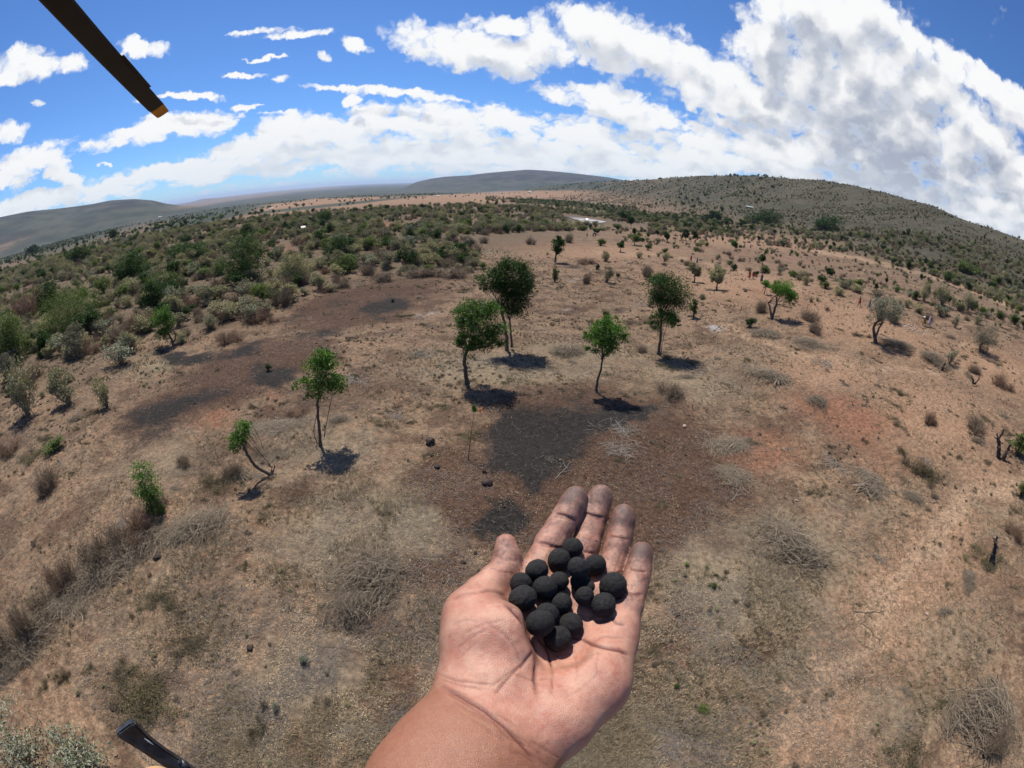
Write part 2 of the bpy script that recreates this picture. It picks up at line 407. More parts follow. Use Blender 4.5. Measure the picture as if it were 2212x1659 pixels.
# land cover, drawn as soft patches: (kind, x, y, rx, ry, tilt, strength)
PATCH = [
 # charcoal dust where kilns stood
 ('char',1170,945,125,66,-8,1.5),('char',1140,1000,75,66,20,1.5),('char',1165,1040,34,26,0,1.3),('char',1290,905,70,28,-4,1.9),('char',1365,893,38,18,-6,1.8),('char',1230,880,110,24,-3,.9),
 ('char',1060,1130,90,42,-6,1.4),('char',1010,1150,60,30,0,.7),('char',590,812,66,28,-8,1.35),('char',510,760,90,15,-16,1.05),('char',400,770,70,16,-6,1.3),('char',380,880,140,32,-18,1.1),('char',330,930,90,22,-22,.8),
 ('char',700,722,75,15,-8,1.0),('char',830,662,60,20,-10,1.5),('char',740,655,60,12,-12,.7),('char',650,680,70,12,-16,.7),('char',1200,785,60,22,-5,.35),('char',1050,640,60,12,0,.3),('char',1225,665,60,7,0,.7),('char',1330,665,60,9,0,.7),('char',1240,575,40,6,0,.8),
 ('char',900,1275,70,30,-20,.5),('char',860,1480,60,50,-30,.35),('char',1900,830,60,22,15,.25),('char',1320,780,60,14,0,.3),('char',1560,718,40,9,8,.6),
 # moist dark turned soil
 ('dark',1320,1030,260,140,5,2.0),('dark',1250,880,260,50,0,1.1),('dark',860,640,160,50,-8,.9),('dark',1650,880,200,90,10,.45),('dark',700,860,180,60,-12,.7),('dark',480,960,160,60,-15,.55),('dark',1240,640,260,60,0,.45),('dark',1400,1130,130,80,0,1.6),('dark',1010,1060,110,90,0,1.5),('dark',1150,1120,220,90,0,1.5),('dark',930,1230,130,70,-10,1.0),('dark',640,1060,70,40,-20,.8),('dark',1150,850,200,30,-2,.7),
 ('dark',560,790,170,50,-10,1.4),('dark',780,660,170,48,-12,1.4),('dark',430,860,200,50,-18,1.2),('dark',980,940,60,70,0,.6),('dark',1480,1370,80,80,20,.9),('dark',1620,1430,120,35,-8,.9),('dark',1530,930,60,25,10,.4),('dark',1330,900,120,40,0,.8),
 ('dark',1800,930,110,40,10,.5),('dark',870,1460,70,60,0,.6),('dark',1240,670,160,20,0,.5),('dark',1180,785,150,30,0,.5),('dark',1040,760,60,20,0,.5),('dark',2190,1290,60,60,0,.5),('dark',620,690,110,25,-15,.6),('dark',1580,980,90,35,10,.5),('dark',860,790,120,40,-10,.3),
 # brick-red baked soil
 ('red',470,905,60,18,-5,1.2),('red',740,690,55,26,-20,1.2),('red',1830,900,150,60,15,1.3),('red',1900,1000,90,60,20,.8),('red',1480,870,60,40,0,.7),('red',1690,640,160,24,8,.7),('red',960,470,160,10,0,.6),('red',1620,975,130,50,10,1.3),('red',600,850,30,10,-5,1.1),('red',900,1420,90,60,-20,.6),('red',1500,1440,60,50,0,.6),('red',1900,800,50,20,20,.3),
 ('red',590,540,50,14,-8,1.2),('red',840,490,55,12,0,1.2),('red',440,625,80,12,-8,.5),('red',2050,590,120,14,14,.7),('red',1160,530,200,16,0,.6),('red',1340,890,200,18,0,.3),('red',1470,860,60,30,0,.4),('red',1950,930,70,50,20,.4),('red',840,1540,90,60,0,.45),('red',1700,560,200,14,6,.6),('red',640,1040,50,26,0,.5),('red',320,1560,90,50,0,.3),
 # pale ash
 ('ash',1535,712,26,8,5,1.6),('ash',925,678,38,7,-3,1.0),('ash',1225,665,30,4,0,1.0),('ash',1385,655,30,5,0,.8),('ash',1240,602,40,5,0,.9),('ash',1370,672,26,4,0,.7),('ash',1450,720,40,6,0,.6),
 # straw and fallen leaves
 ('straw',1120,800,260,50,0,1.0),('straw',900,1120,180,120,0,.9),('straw',760,1180,200,120,0,.9),('straw',1500,830,180,70,5,.8),('straw',1580,1280,180,170,10,.9),('straw',700,960,160,100,-10,.7),('straw',300,1300,240,160,-20,.45),
 ('straw',650,1480,200,150,-10,.8),('straw',1500,1080,70,90,20,1.0),('straw',1250,760,200,40,0,.8),('straw',1740,1450,140,140,0,.6),('straw',350,1000,180,70,-20,.7),('straw',1650,1150,120,90,0,.8),('straw',1640,760,160,50,0,.5),('straw',1330,1600,300,80,0,.6),
 ('straw',1700,1250,200,180,0,.8),('straw',1880,1100,160,60,0,.5),('straw',2050,1400,160,140,0,.6),('straw',1950,1560,200,120,0,.6),('straw',1850,860,180,60,10,.4),
 # trodden sandy ground
 ('sand',1960,1330,150,170,-35,1.1),('sand',1750,1600,170,110,-20,1.0),('sand',2050,1180,130,130,0,.9),('sand',2000,900,220,110,20,.9),('sand',1780,800,180,50,12,.9),('sand',2150,800,150,60,20,.9),('sand',1850,700,200,60,12,.9),('sand',1600,620,260,50,5,.8),('sand',1980,740,160,60,15,.7),
 ('sand',2130,1020,80,60,0,.8),('sand',1300,545,240,22,0,.8),('sand',100,1560,200,90,0,.5),('sand',1650,520,300,24,3,.8),('sand',200,1330,180,70,-20,.3),
 ('sand',800,440,500,14,-3,1.3),('sand',620,432,250,7,-6,1.4),('sand',1050,425,200,10,0,1.3),('sand',300,488,170,6,-17,1.3),('sand',230,452,0.1,0.1,0,0),('sand',1420,455,160,22,4,.6),('sand',1530,430,40,10,5,.9),('sand',1590,440,60,6,5,.8),
 ('sand',720,433,300,6,-5,1.2),('sand',250,440,60,5,-17,.6),('sand',420,455,120,5,-8,1.2),('sand',1345,492,70,9,6,.9),
 *[('path', x, y, 50, 28, -30, 1.0) for x, y in ((2212, 1045), (2180, 1052), (2150, 1060), (2120, 1072), (2090, 1088), (2062, 1105), (2040, 1128), (2018, 1155), (1998, 1185), (1975, 1215), (1952, 1250), (1930, 1285), (1905, 1320), (1880, 1360), (1850, 1400), (1822, 1440), (1790, 1480), (1760, 1520), (1730, 1560), (1700, 1600), (1660, 1640))],
 *[('path', x, y, 24, 9, 12, .9) for x, y in ((1560, 706), (1590, 716), (1620, 728), (1650, 740), (1680, 750), (1715, 762), (1750, 772), (1790, 780), (1830, 786), (1875, 792), (1920, 797), (1965, 800), (2010, 803), (2060, 805))],
 *[('path', x, y, 30, 6, 10, .8) for x, y in ((1300, 545), (1360, 548), (1420, 552), (1480, 560), (1540, 572), (1600, 588), (1660, 605), (1720, 622), (1780, 645), (1840, 668), (1900, 690), (1960, 705), (2020, 722), (2080, 745), (2140, 772), (2200, 800))],
 *[('path', x, y, 30, 5, 14, 1.4) for x, y in ((1770, 543), (1820, 552), (1870, 562), (1920, 573), (1970, 586), (2020, 600), (2070, 616), (2120, 634), (2170, 655))],
 # ground under scrub: leaf mould and dark humus
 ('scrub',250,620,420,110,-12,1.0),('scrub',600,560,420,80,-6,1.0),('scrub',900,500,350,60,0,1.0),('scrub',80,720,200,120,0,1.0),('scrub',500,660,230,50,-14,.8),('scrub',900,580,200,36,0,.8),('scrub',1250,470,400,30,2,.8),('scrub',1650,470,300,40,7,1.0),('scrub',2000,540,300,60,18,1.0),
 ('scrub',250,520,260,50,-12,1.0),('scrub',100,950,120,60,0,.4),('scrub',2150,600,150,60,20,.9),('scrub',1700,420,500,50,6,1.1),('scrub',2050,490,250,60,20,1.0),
 ('grass',560,1230,170,130,0,.4),('grass',880,1090,140,70,0,.45),('grass',1600,1330,120,100,0,.35),('grass',330,790,110,40,-8,.6),('grass',1250,440,120,5,0,.9),('grass',1330,462,110,6,5,1.5),('grass',2150,1130,90,80,0,.5),('grass',1050,545,60,10,0,.6),('grass',1180,780,0.1,0.1,0,0),
 # far woodland belts
 ('wood',560,437,330,5.7,-7,1.4),('wood',850,417,220,6.2,-2,1.4),('wood',640,424,170,5.2,-6,1.2),('wood',1050,403,260,7.2,0,1.5),('wood',800,410,160,5.2,-3,1.2),('wood',1000,411,60,4.7,0,1.0),('wood',180,500,240,26.2,-17,.75),('wood',420,462,150,8.2,-9,.7),('wood',100,480,150,26.2,-10,.7),('wood',700,445,260,4,-6,.6),('wood',1100,395,200,3,0,1.2),('wood',450,470,130,12,-12,.8),
]


def patch_value(kind, px, py):
    v = np.zeros_like(px)
    for (k, x, y, rx, ry, t, w) in PATCH:
        if k != kind: continue
        c, s = math.cos(R(t)), math.sin(R(t))
        u = ((px - x) * c + (py - y) * s) / rx; q = (-(px - x) * s + (py - y) * c) / ry
        d = u * u + q * q
        v = np.maximum(v, w * np.exp(-d * 0.9) * (d < 9))
    return v


KINDS = ['path', 'char', 'dark', 'red', 'ash', 'straw', 'sand', 'scrub', 'grass', 'wood']


def build_terrain():
    rs = np.concatenate([[0.0], np.geomspace(3, 110, 430), np.geomspace(111.5, 3000, 330), np.geomspace(3060, 60000, 110)])
    az = np.concatenate([np.arange(-76, 76, 0.27), np.arange(76, 284, 4.0)])
    az = np.radians(az)
    na = len(az)
    RR, AA = np.meshgrid(rs[1:], az, indexing='ij')
    X = RR * np.sin(AA); Y = RR * np.cos(AA)
    Z = height(X, Y)
    V = np.concatenate([[[0, 0, float(height(0.0, 0.0))]], np.stack([X, Y, Z], -1).reshape(-1, 3)])
    nr = len(rs) - 1
    i = np.arange(nr - 1)[:, None]; j = np.arange(na)[None, :]; j2 = (j + 1) % na
    a = 1 + i * na + j; b = 1 + i * na + j2; c = 1 + (i + 1) * na + j2; d = 1 + (i + 1) * na + j
    Q = np.stack([a, d, c, b], -1).reshape(-1, 4)
    T = np.stack([np.zeros(na, int), 1 + np.arange(na), 1 + (np.arange(na) + 1) % na], -1)
    px, py = project(V)
    # break the outlines of the patches up
    sc = np.clip(np.hypot(V[:, 0], V[:, 1]), 8, 4000)
    wx = (fbm(V[:, 0] / 3.1, V[:, 1] / 3.1, 4, 71) - 0.5) * 1500 / sc * 2
    wy = (fbm(V[:, 0] / 3.1, V[:, 1] / 3.1, 4, 77) - 0.5) * 800 / sc * 2
    fx = np.where(sc < 400, wx, 0); fy = np.where(sc < 400, wy, 0)
    fx = fx + np.where(sc < 200, (fbm(V[:, 0] / .8, V[:, 1] / .8, 3, 171) - .5) * 900 / sc, 0)
    fy = fy + np.where(sc < 200, (fbm(V[:, 0] / .8, V[:, 1] / .8, 3, 177) - .5) * 600 / sc, 0)
    attrs = {k: np.clip(patch_value(k, px + fx, py + fy), 0, 1.5) for k in KINDS}
    return V, [Q, T], attrs


def mat(name):
    m = bpy.data.materials.new(name); m.use_nodes = True
    m.node_tree.nodes.clear()
    n = NT(m.node_tree)
    b = n.new('ShaderNodeBsdfPrincipled')
    n.new('ShaderNodeOutputMaterial', {0: b.outputs[0]})
    return m, n, b


def ground_material():
    m, n, b = mat('dry_ground')
    pos = n.new('ShaderNodeNewGeometry').outputs['Position']
    big = n.noise(pos, 0.09, 4, 0.6)
    mid = n.noise(pos, 0.9, 6, 0.65)
    fine = n.noise(pos, 9.0, 6, 0.7)
    spk = n.noise(pos, 42.0, 3, 0.7)
    far = n.new('ShaderNodeTexNoise', {'Vector': pos, 'Scale': 0.006, 'Detail': 8.0, 'Roughness': 0.7}).outputs[0]
    half = n.noise(pos, 0.33, 5, 0.62)
    blend = n.math('ADD', n.math('MULTIPLY', mid, .5), n.math('ADD', n.math('MULTIPLY', half, .3), n.math('MULTIPLY', n.noise(pos, 4.0, 4, .7), .2)))
    c = n.mix(n.maprange(big, .35, .65), (0.165, 0.094, 0.050), (0.250, 0.150, 0.084))
    c = n.mix(n.maprange(blend, .42, .58), c, (0.215, 0.146, 0.086))
    c = n.mix(n.math('MULTIPLY', n.maprange(half, .49, .57), .9), c, (0.105, 0.058, 0.033))
    c = n.mix(n.math('MULTIPLY', n.maprange(n.noise(pos, 1.7, 5, .7), .50, .60), .6), c, (0.095, 0.062, 0.038))

    def layer(c, kind, col, lo=0.28, hi=0.62, amp=0.55, src=None):
        a = n.attr(kind)
        v = n.math('ADD', a, n.math('MULTIPLY', n.math('SUBTRACT', src or blend, 0.5), amp * 2.8))
        f = n.math('MULTIPLY', n.maprange(v, lo, hi, 0, 1, True), n.maprange(a, 0.02, 0.12))
        return n.mix(f, c, col)
    c = layer(c, 'sand', n.mix(mid, (0.335, 0.198, 0.110), (0.215, 0.120, 0.065)), .15, .95)
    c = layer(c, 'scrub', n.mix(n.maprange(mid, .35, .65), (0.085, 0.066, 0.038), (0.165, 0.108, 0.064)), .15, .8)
    c = layer(c, 'straw', n.mix(n.maprange(fine, .35, .65), (0.310, 0.240, 0.148), (0.125, 0.086, 0.052)), .2, .95, .5)
    c = layer(c, 'path', n.mix(mid, (0.345, 0.222, 0.130), (0.265, 0.165, 0.095)), .25, 1.0, .3)
    c = layer(c, 'grass', n.mix(fine, (0.16, 0.14, 0.075), (0.24, 0.20, 0.12)), .3, .9, .6)
    c = layer(c, 'red', n.mix(mid, (0.175, 0.072, 0.036), (0.250, 0.118, 0.062)), .3, 1.2)
    c = layer(c, 'dark', n.mix(n.maprange(fine, .3, .7), (0.046, 0.025, 0.015), (0.112, 0.060, 0.034)), .25, .9)
    c = layer(c, 'char', n.mix(n.maprange(fine, .35, .75), (0.015, 0.0125, 0.011), (0.042, 0.034, 0.028)), .35, 1.0, .4)
    c = layer(c, 'ash', (0.34, 0.31, 0.29), .5, 1.6, .35, fine)
    # hill scrub seen from afar: a cover of dry bushes
    dist = n.vmath('LENGTH', pos)
    hn = n.noise(pos, 0.028, 8, 0.75)
    hn2 = n.noise(pos, 0.12, 4, 0.7)
    bush = n.mix(n.maprange(n.math('ADD', n.math('MULTIPLY', hn, 0.6), n.math('MULTIPLY', hn2, 0.4)), .42, .58), (0.045, 0.045, 0.026), (0.088, 0.074, 0.047))
    z = n.new('ShaderNodeSeparateXYZ', {0: pos}).outputs[2]
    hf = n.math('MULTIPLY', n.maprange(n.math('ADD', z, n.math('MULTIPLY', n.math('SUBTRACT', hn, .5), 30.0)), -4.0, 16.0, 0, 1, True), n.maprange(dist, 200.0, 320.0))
    c = n.mix(hf, c, bush)
    farc = n.mix(n.maprange(far, .42, .60, 0, 1, True), (0.21, 0.145, 0.095), (0.062, 0.066, 0.042))
    c = n.mix(n.math('MULTIPLY', n.maprange(dist, 600.0, 2500.0), n.maprange(n.attr('sand'), 0.1, 0.6, 0.75, 0.0)), c, farc)
    c = n.mix(n.math('MULTIPLY', hf, n.maprange(dist, 1500.0, 3500.0)), c, n.mix(n.maprange(far, .42, .58), (0.016, 0.022, 0.022), (0.066, 0.058, 0.046)))  # far hills: colour darkened and blued to stand in for cloud shadow
    c = layer(c, 'wood', n.mix(n.maprange(far, .4, .6), (0.030, 0.042, 0.028), (0.075, 0.075, 0.050)), .2, .5, .25, far)
    hs = n.new('ShaderNodeHueSaturation', {'Saturation': 0.92, 'Value': 0.87, 'Color': c}); c = hs.outputs[0]
    # grain
    g = n.math('MULTIPLY_ADD', n.math('SUBTRACT', fine, 0.5), n.maprange(half, .35, .6, 3.4, 1.6), 1.0)
    g = n.math('MULTIPLY', g, n.math('MULTIPLY', n.math('MULTIPLY_ADD', n.math('SUBTRACT', spk, 0.5), 2.2, 1.0), n.math('MULTIPLY_ADD', n.math('SUBTRACT', n.noise(pos, 3.2, 5, .7), 0.5), 2.6, 1.0)))
    c = n.mix(1.0, c, n.new('ShaderNodeCombineXYZ', {0: g, 1: g, 2: g}).outputs[0], 'MULTIPLY')
    n.set(b.inputs['Base Color'], c)
    b.inputs['Roughness'].default_value = 0.95
    b.inputs['Specular IOR Level'].default_value = 0.15
    hgt = n.math('MULTIPLY_ADD', mid, 0.55, n.math('MULTIPLY_ADD', fine, 0.10, n.math('MULTIPLY', spk, 0.018)))
    bp = n.new('ShaderNodeBump', {'Strength': 0.85, 'Distance': 0.22, 'Height': hgt})
    n.set(b.inputs['Normal'], bp.outputs[0])
    return m


V, F, A = build_terrain()
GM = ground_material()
V_MIN, V_MAX = V[:, 2].min(), V[:, 2].max()
print('terrain z', V_MIN, V_MAX)
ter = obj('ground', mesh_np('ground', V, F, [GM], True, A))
tag(ter, kind='structure')
# ------------------------------------------------------------------ the hand: one signed-distance body, meshed by surface nets
ZS = 2.1825


def hp(zx, zy, d):
    """point at distance d (m) along the ray through a place of the enlarged picture of the hand; camera-local metres"""
    px = (900 + zx / ZS) * 0.86406; py = (1160 + zy / ZS) * 0.86406
    w = ray(px, py) * d
    return np.array([w @ RV, w @ UV, -(w @ FV)])


class Body:
    def __init__(s): s.prims = []

    def cone(s, a, b, ra, rb, k=4.0, grp=0, op='+'): s.prims.append((op, np.array(a), np.array(b), ra / 1000, rb / 1000, k / 1000, grp))


def round_cone(P, a, b, ra, rb):
    ba = b - a; L2 = float(ba @ ba) + 1e-12
    t = np.clip(((P - a) @ ba) / L2, 0, 1)
    q = P - a - t[:, None] * ba
    return np.sqrt((q * q).sum(1)) - (ra + (rb - ra) * t)


def smin(a, b, k):
    h = np.clip(0.5 + 0.5 * (b - a) / k, 0, 1)
    return b * (1 - h) + a * h - k * h * (1 - h)


FINGERS = {  # joints: x, y in the enlarged picture, distance, radius in mm
 'index': [(925, 690, .309, 10.8), (985, 545, .319, 10.3), (1042, 428, .327, 10.2), (1086, 350, .331, 8.9), (1128, 282, .334, 8.9), (1160, 220, .337, 8.6), (1176, 184, .339, 7.9)],
 'middle': [(1105, 720, .314, 11.2), (1178, 570, .326, 10.0), (1228, 452, .334, 9.7), (1254, 360, .339, 8.9), (1276, 285, .343, 9.0), (1303, 205, .347, 8.6), (1313, 176, .348, 8.1)],
 'ring': [(1262, 800, .311, 10.8), (1335, 650, .321, 9.6), (1382, 535, .329, 9.0), (1402, 460, .333, 8.4), (1416, 398, .337, 8.5), (1434, 310, .341, 8.1), (1437, 280, .342, 7.6)],
 'little': [(1400, 900, .303, 11.0), (1462, 780, .309, 9.2), (1492, 690, .315, 8.4), (1508, 625, .319, 7.9), (1520, 570, .323, 7.9), (1533, 505, .326, 7.0), (1535, 480, .327, 6.6)],
 'thumb': [(602, 805, .284, 14.3), (668, 712, .292, 11.6), (733, 640, .299, 10.2), (790, 572, .305, 9.3), (803, 510, .309, 8.9), (797, 440, .312, 7.2)],
}
for _n in ('index', 'middle', 'ring', 'little'):
    FINGERS[_n] = [(x, y, d, r * (1.03 if i < 3 else 1.075)) for i, (x, y, d, r) in enumerate(FINGERS[_n])]


def hand_sdf(P):
    fs = {}
    for name, js in FINGERS.items():
        d = None
        for (x0, y0, d0, r0), (x1, y1, d1, r1) in zip(js[:-1], js[1:]):
            q = round_cone(P, hp(x0, y0, d0), hp(x1, y1, d1), r0 / 1000, r1 / 1000)
            d = q if d is None else smin(d, q, 0.0025)
        fs[name] = d
    # palm slab: metacarpals from the wrist to the knuckles
    wr = {'index': (640, 1210, .270, 15), 'middle': (760, 1260, .270, 15), 'ring': (880, 1310, .272, 15), 'little': (985, 1330, .275, 15)}
    palm = None
    for n, (x, y, dd, r) in wr.items():
        j = FINGERS[n][0]
        q = round_cone(P, hp(x, y, dd), hp(j[0], j[1], j[2] + .003), r / 1000, (j[3] + 1.6) / 1000)
        palm = q if palm is None else smin(palm, q, 0.010)
    # heel, thenar and hypothenar pads
    q = round_cone(P, hp(720, 1180, .264), hp(640, 960, .271), .0215, .0195); palm = smin(palm, q, 0.008)
    q = round_cone(P, hp(745, 930, .266), hp(640, 820, .280), .0185, .015); palm = smin(palm, q, 0.008)
    q = round_cone(P, hp(770, 1040, .268), hp(740, 950, .268), .0195, .0185); palm = smin(palm, q, 0.006)
    q = round_cone(P, hp(1090, 1400, .262), hp(1270, 1190, .279), .0190, .0190); palm = smin(palm, q, 0.014)
    q = round_cone(P, hp(1270, 1190, .279), hp(1385, 985, .296), .0190, .0135); palm = smin(palm, q, 0.012)
    q = round_cone(P, hp(590, 1150, .270), hp(592, 900, .277), .0150, .0146); palm = smin(palm, q, 0.006)
    # pads under the finger roots
    for (x, y, dd) in ((1010, 700, .305), (1170, 760, .306), (1300, 835, .303), (1395, 920, .297)):
        q = round_cone(P, hp(x, y, dd), hp(x + 14, y - 30, dd + .003), .0088, .0085); palm = smin(palm, q, 0.008)
    d = smin(palm, fs['thumb'], 0.009)
    fing = None
    for n in ('index', 'middle', 'ring', 'little'):
        fing = fs[n] if fing is None else smin(fing, fs[n], 0.0012)
    d = smin(d, fing, 0.005)
    # wrist and forearm
    arm = round_cone(P, hp(610, 1290, .265), hp(375, 1700, .246), .0195, .0215)
    q = round_cone(P, hp(965, 1440, .262), hp(565, 1900, .246), .0180, .0225); arm = smin(arm, q, 0.020)
    q = round_cone(P, hp(800, 1360, .266), hp(560, 1720, .247), .0195, .0215); arm = smin(arm, q, 0.020)
    q = round_cone(P, hp(560, 1720, .247), hp(60, 2500, .235), .0300, .0420); arm = smin(arm, q, 0.030)
    d = smin(d, arm, 0.012)
    # tendon ridge down the wrist
    q = round_cone(P, hp(730, 1310, .250), hp(560, 1620, .228), .0030, .0030); d = smin(d, q, 0.012)
    # hollow of the palm
    for (x0, y0, d0, x1, y1, d1, r, k) in ((1010, 900, .266, 1150, 1000, .2695, 8, 14),):
        c = round_cone(P, hp(x0, y0, d0), hp(x1, y1, d1), r / 1000, r / 1000)
        d = -smin(-d, c, k / 1000)
    return d


# skin folds: (points in the enlarged picture, depth mm, half width mm)
FOLDS = [
 ([(975, 1275), (955, 1180), (965, 1090), (955, 1010), (930, 930), (880, 850), (830, 790), (790, 755)], .75, 1.1),
 ([(955, 1010), (905, 1075), (870, 1120)], .35, .9),
 ([(1048, 1115), (1035, 1060), (1015, 1000), (960, 940)], .45, .8),
 ([(1190, 950), (1260, 985), (1340, 1000), (1420, 1020), (1470, 1045)], .55, .9),
 ([(1050, 870), (1130, 930), (1200, 960)], .4, .9),
 ([(435, 1150), (520, 1180), (640, 1195), (720, 1205)], .25, .6), ([(440, 1175), (560, 1210), (680, 1230)], .22, .6),
 ([(430, 1205), (560, 1270), (680, 1340), (790, 1430), (880, 1520), (960, 1630)], .60, 1.0),
 ([(450, 1235), (600, 1320), (730, 1410), (830, 1510)], .22, .7),
 ([(520, 1010), (620, 940), (700, 900)], .14, .5), ([(540, 1060), (640, 970)], .10, .5), ([(690, 1230), (820, 1140), (880, 1100)], .16, .6),
 ([(965, 428), (1010, 432), (1060, 450), (1110, 462)], .5, .8), ([(975, 440), (1040, 452), (1090, 470)], .3, .7),
 ([(1060, 272), (1110, 278), (1165, 302), (1180, 312)], .5, .7), ([(1055, 285), (1110, 294), (1160, 312)], .25, .6),
 ([(1165, 440), (1220, 478), (1290, 490)], .4, .8), ([(1215, 262), (1270, 282), (1330, 292)], .5, .8), ([(1215, 276), (1270, 295), (1325, 304)], .25, .6),
 ([(1325, 590), (1370, 600), (1430, 590)], .4, .8), ([(1355, 395), (1410, 400), (1460, 412)], .4, .7), ([(1350, 408), (1410, 414), (1455, 424)], .2, .6),
 ([(1430, 690), (1480, 710), (1545, 712)], .4, .8), ([(1445, 700), (1500, 722), (1540, 724)], .2, .7), ([(1465, 572), (1515, 582), (1565, 588)], .4, .7),
 ([(715, 490), (790, 520), (860, 530)], .16, .7), ([(700, 560), (770, 588), (850, 600)], .14, .7),
 ([(640, 700), (700, 690), (750, 700), (790, 725)], .3, .8), ([(500, 740), (560, 710), (640, 700)], .2, .9),
 ([(1370, 840), (1400, 870), (1450, 880)], .35, .8), ([(1240, 830), (1300, 860), (1370, 845)], .3, .9),
]
FOLDS += [([(880, 1100), (800, 1180), (735, 1260)], .3, .6), ([(700, 880), (790, 930), (850, 1010), (880, 1090)], .16, .5), ([(560, 930), (680, 870), (800, 850)], .12, .45), ([(1035, 1060), (1050, 1160), (1045, 1260)], .28, .6), ([(1150, 1000), (1180, 1080), (1190, 1180)], .2, .5),
          ([(1300, 1010), (1290, 1090), (1310, 1180)], .16, .5), ([(820, 1140), (930, 1180), (1050, 1170)], .16, .5), ([(1100, 1290), (1200, 1230), (1330, 1120)], .12, .5), ([(1240, 985), (1330, 940), (1440, 950)], .2, .6), ([(500, 880), (580, 850), (650, 860)], .12, .5)]
for i in range(26):
    t = random.random()
    x = 480 + 520 * t + random.uniform(-60, 60); y = 1240 + 330 * t + random.uniform(-30, 90)
    FOLDS.append(([(x, y), (x + 60, y + 28 + random.uniform(-6, 8)), (x + 125, y + 70 + random.uniform(-8, 12))], random.uniform(.08, .18), .5))
for i in range(12):      # lengthwise wrinkles on the fingers
    n = random.choice(['index', 'middle', 'ring', 'little']); js = FINGERS[n]; a = js[1]; b = js[3]
    o = random.uniform(-40, 40)
    FOLDS.append(([(a[0] + o, a[1]), (a[0] * .5 + b[0] * .5 + o * .95, a[1] * .5 + b[1] * .5), (b[0] + o * .8, b[1] + 20)], random.uniform(.08, .16), .4))


def surface_nets(D, lo, h):
    # surface nets
    ins = D < 0
    sx_ = ins.shape
    cnt = np.zeros((sx_[0] - 1, sx_[1] - 1, sx_[2] - 1), int)
    for a in (0, 1):
        for b in (0, 1):
            for c in (0, 1):
                cnt += ins[a:sx_[0] - 1 + a, b:sx_[1] - 1 + b, c:sx_[2] - 1 + c]
    act = (cnt > 0) & (cnt < 8)
    cells = np.argwhere(act)
    vid = -np.ones(act.shape, int); vid[tuple(cells.T)] = np.arange(len(cells))
    acc = np.zeros((len(cells), 3)); num = np.zeros(len(cells))
    cor = [(a, b, c) for a in (0, 1) for b in (0, 1) for c in (0, 1)]
    vals = {k: D[cells[:, 0] + k[0], cells[:, 1] + k[1], cells[:, 2] + k[2]] for k in cor}
    for k in cor:
        for ax in range(3):
            if k[ax] == 0:
                k2 = list(k); k2[ax] = 1; k2 = tuple(k2)
                v0, v1 = vals[k], vals[k2]
                x = (v0 < 0) != (v1 < 0)
                t = np.where(x, v0 / np.where(x, v0 - v1, 1), 0)
                p = np.tile(np.array(k, float), (len(cells), 1)); p[:, ax] += t
                acc += p * x[:, None]; num += x
    V = lo + (cells + acc / num[:, None]) * h
    faces = []
    for ax in range(3):
        sh = [slice(1, sx_[0] - 1), slice(1, sx_[1] - 1), slice(1, sx_[2] - 1)]
        a = ins[tuple(sh)]
        sh2 = list(sh); sh2[ax] = slice(2, sx_[ax])
        b = ins[tuple(sh2)]
        e = np.argwhere(a != b) + 1
        inside_first = ins[tuple(e.T)]
        u, v = (ax + 1) % 3, (ax + 2) % 3
        q = []
        for (du, dv) in ((-1, -1), (0, -1), (0, 0), (-1, 0)):
            c = e.copy(); c[:, u] += du; c[:, v] += dv
            q.append(vid[tuple(c.T)])
        q = np.stack(q, -1)
        ok = (q >= 0).all(1)
        q = q[ok]; f = inside_first[ok]
        q[~f] = q[~f][:, ::-1]
        faces.append(q)
    Fq = np.concatenate(faces)
    return V, Fq


BALLS = [  # x, y, r, layer lift, label
 (1020, 822, 64, 0, 'seed ball half hidden behind the largest ball in the palm'),
 (1085, 640, 52, 0, 'seed ball tucked behind its neighbour in the middle of the handful'),
 (1200, 640, 54, 0, 'shadowed seed ball under the others at the ring finger root'),
 (1252, 668, 32, 0, 'small pointed lump of charcoal peeping out between two balls'),
 (878, 650, 60, 0, 'seed ball nearest the thumb, partly behind a bigger one'),
 (1282, 552, 58, 0, 'seed ball between middle and ring finger, rough and behind another'),
 (1158, 456, 58, 0, 'topmost seed ball, on the middle finger'),
 (1088, 521, 58, 0, 'seed ball on the index finger just below the topmost one'),
 (965, 580, 62, 0, 'seed ball on the root of the index finger'),
 (1195, 562, 60, 0, 'seed ball at the root of the middle finger, in front of another'),
 (1010, 674, 64, 0, 'seed ball in the very middle of the cluster'),
 (888, 730, 72, 0, 'large seed ball beside the ball of the thumb'),
 (1380, 662, 73, 0, 'rightmost large seed ball, by the little finger'),
 (1328, 768, 65, 0, 'seed ball below the rightmost one at the ring finger root'),
 (1225, 722, 53, 0, 'small seed ball lying alone near the middle of the palm'),
 (1098, 762, 58, 0, 'seed ball right of the palm centre with clear skin to its right'),
 (1152, 876, 66, 0, 'seed ball lower right with a tiny pit in its side'),
 (984, 868, 76, 0, 'largest seed ball, low in the palm beside the thenar pad'),
 (1082, 955, 70, 0, 'lowest seed ball, near the heel of the palm'),
]


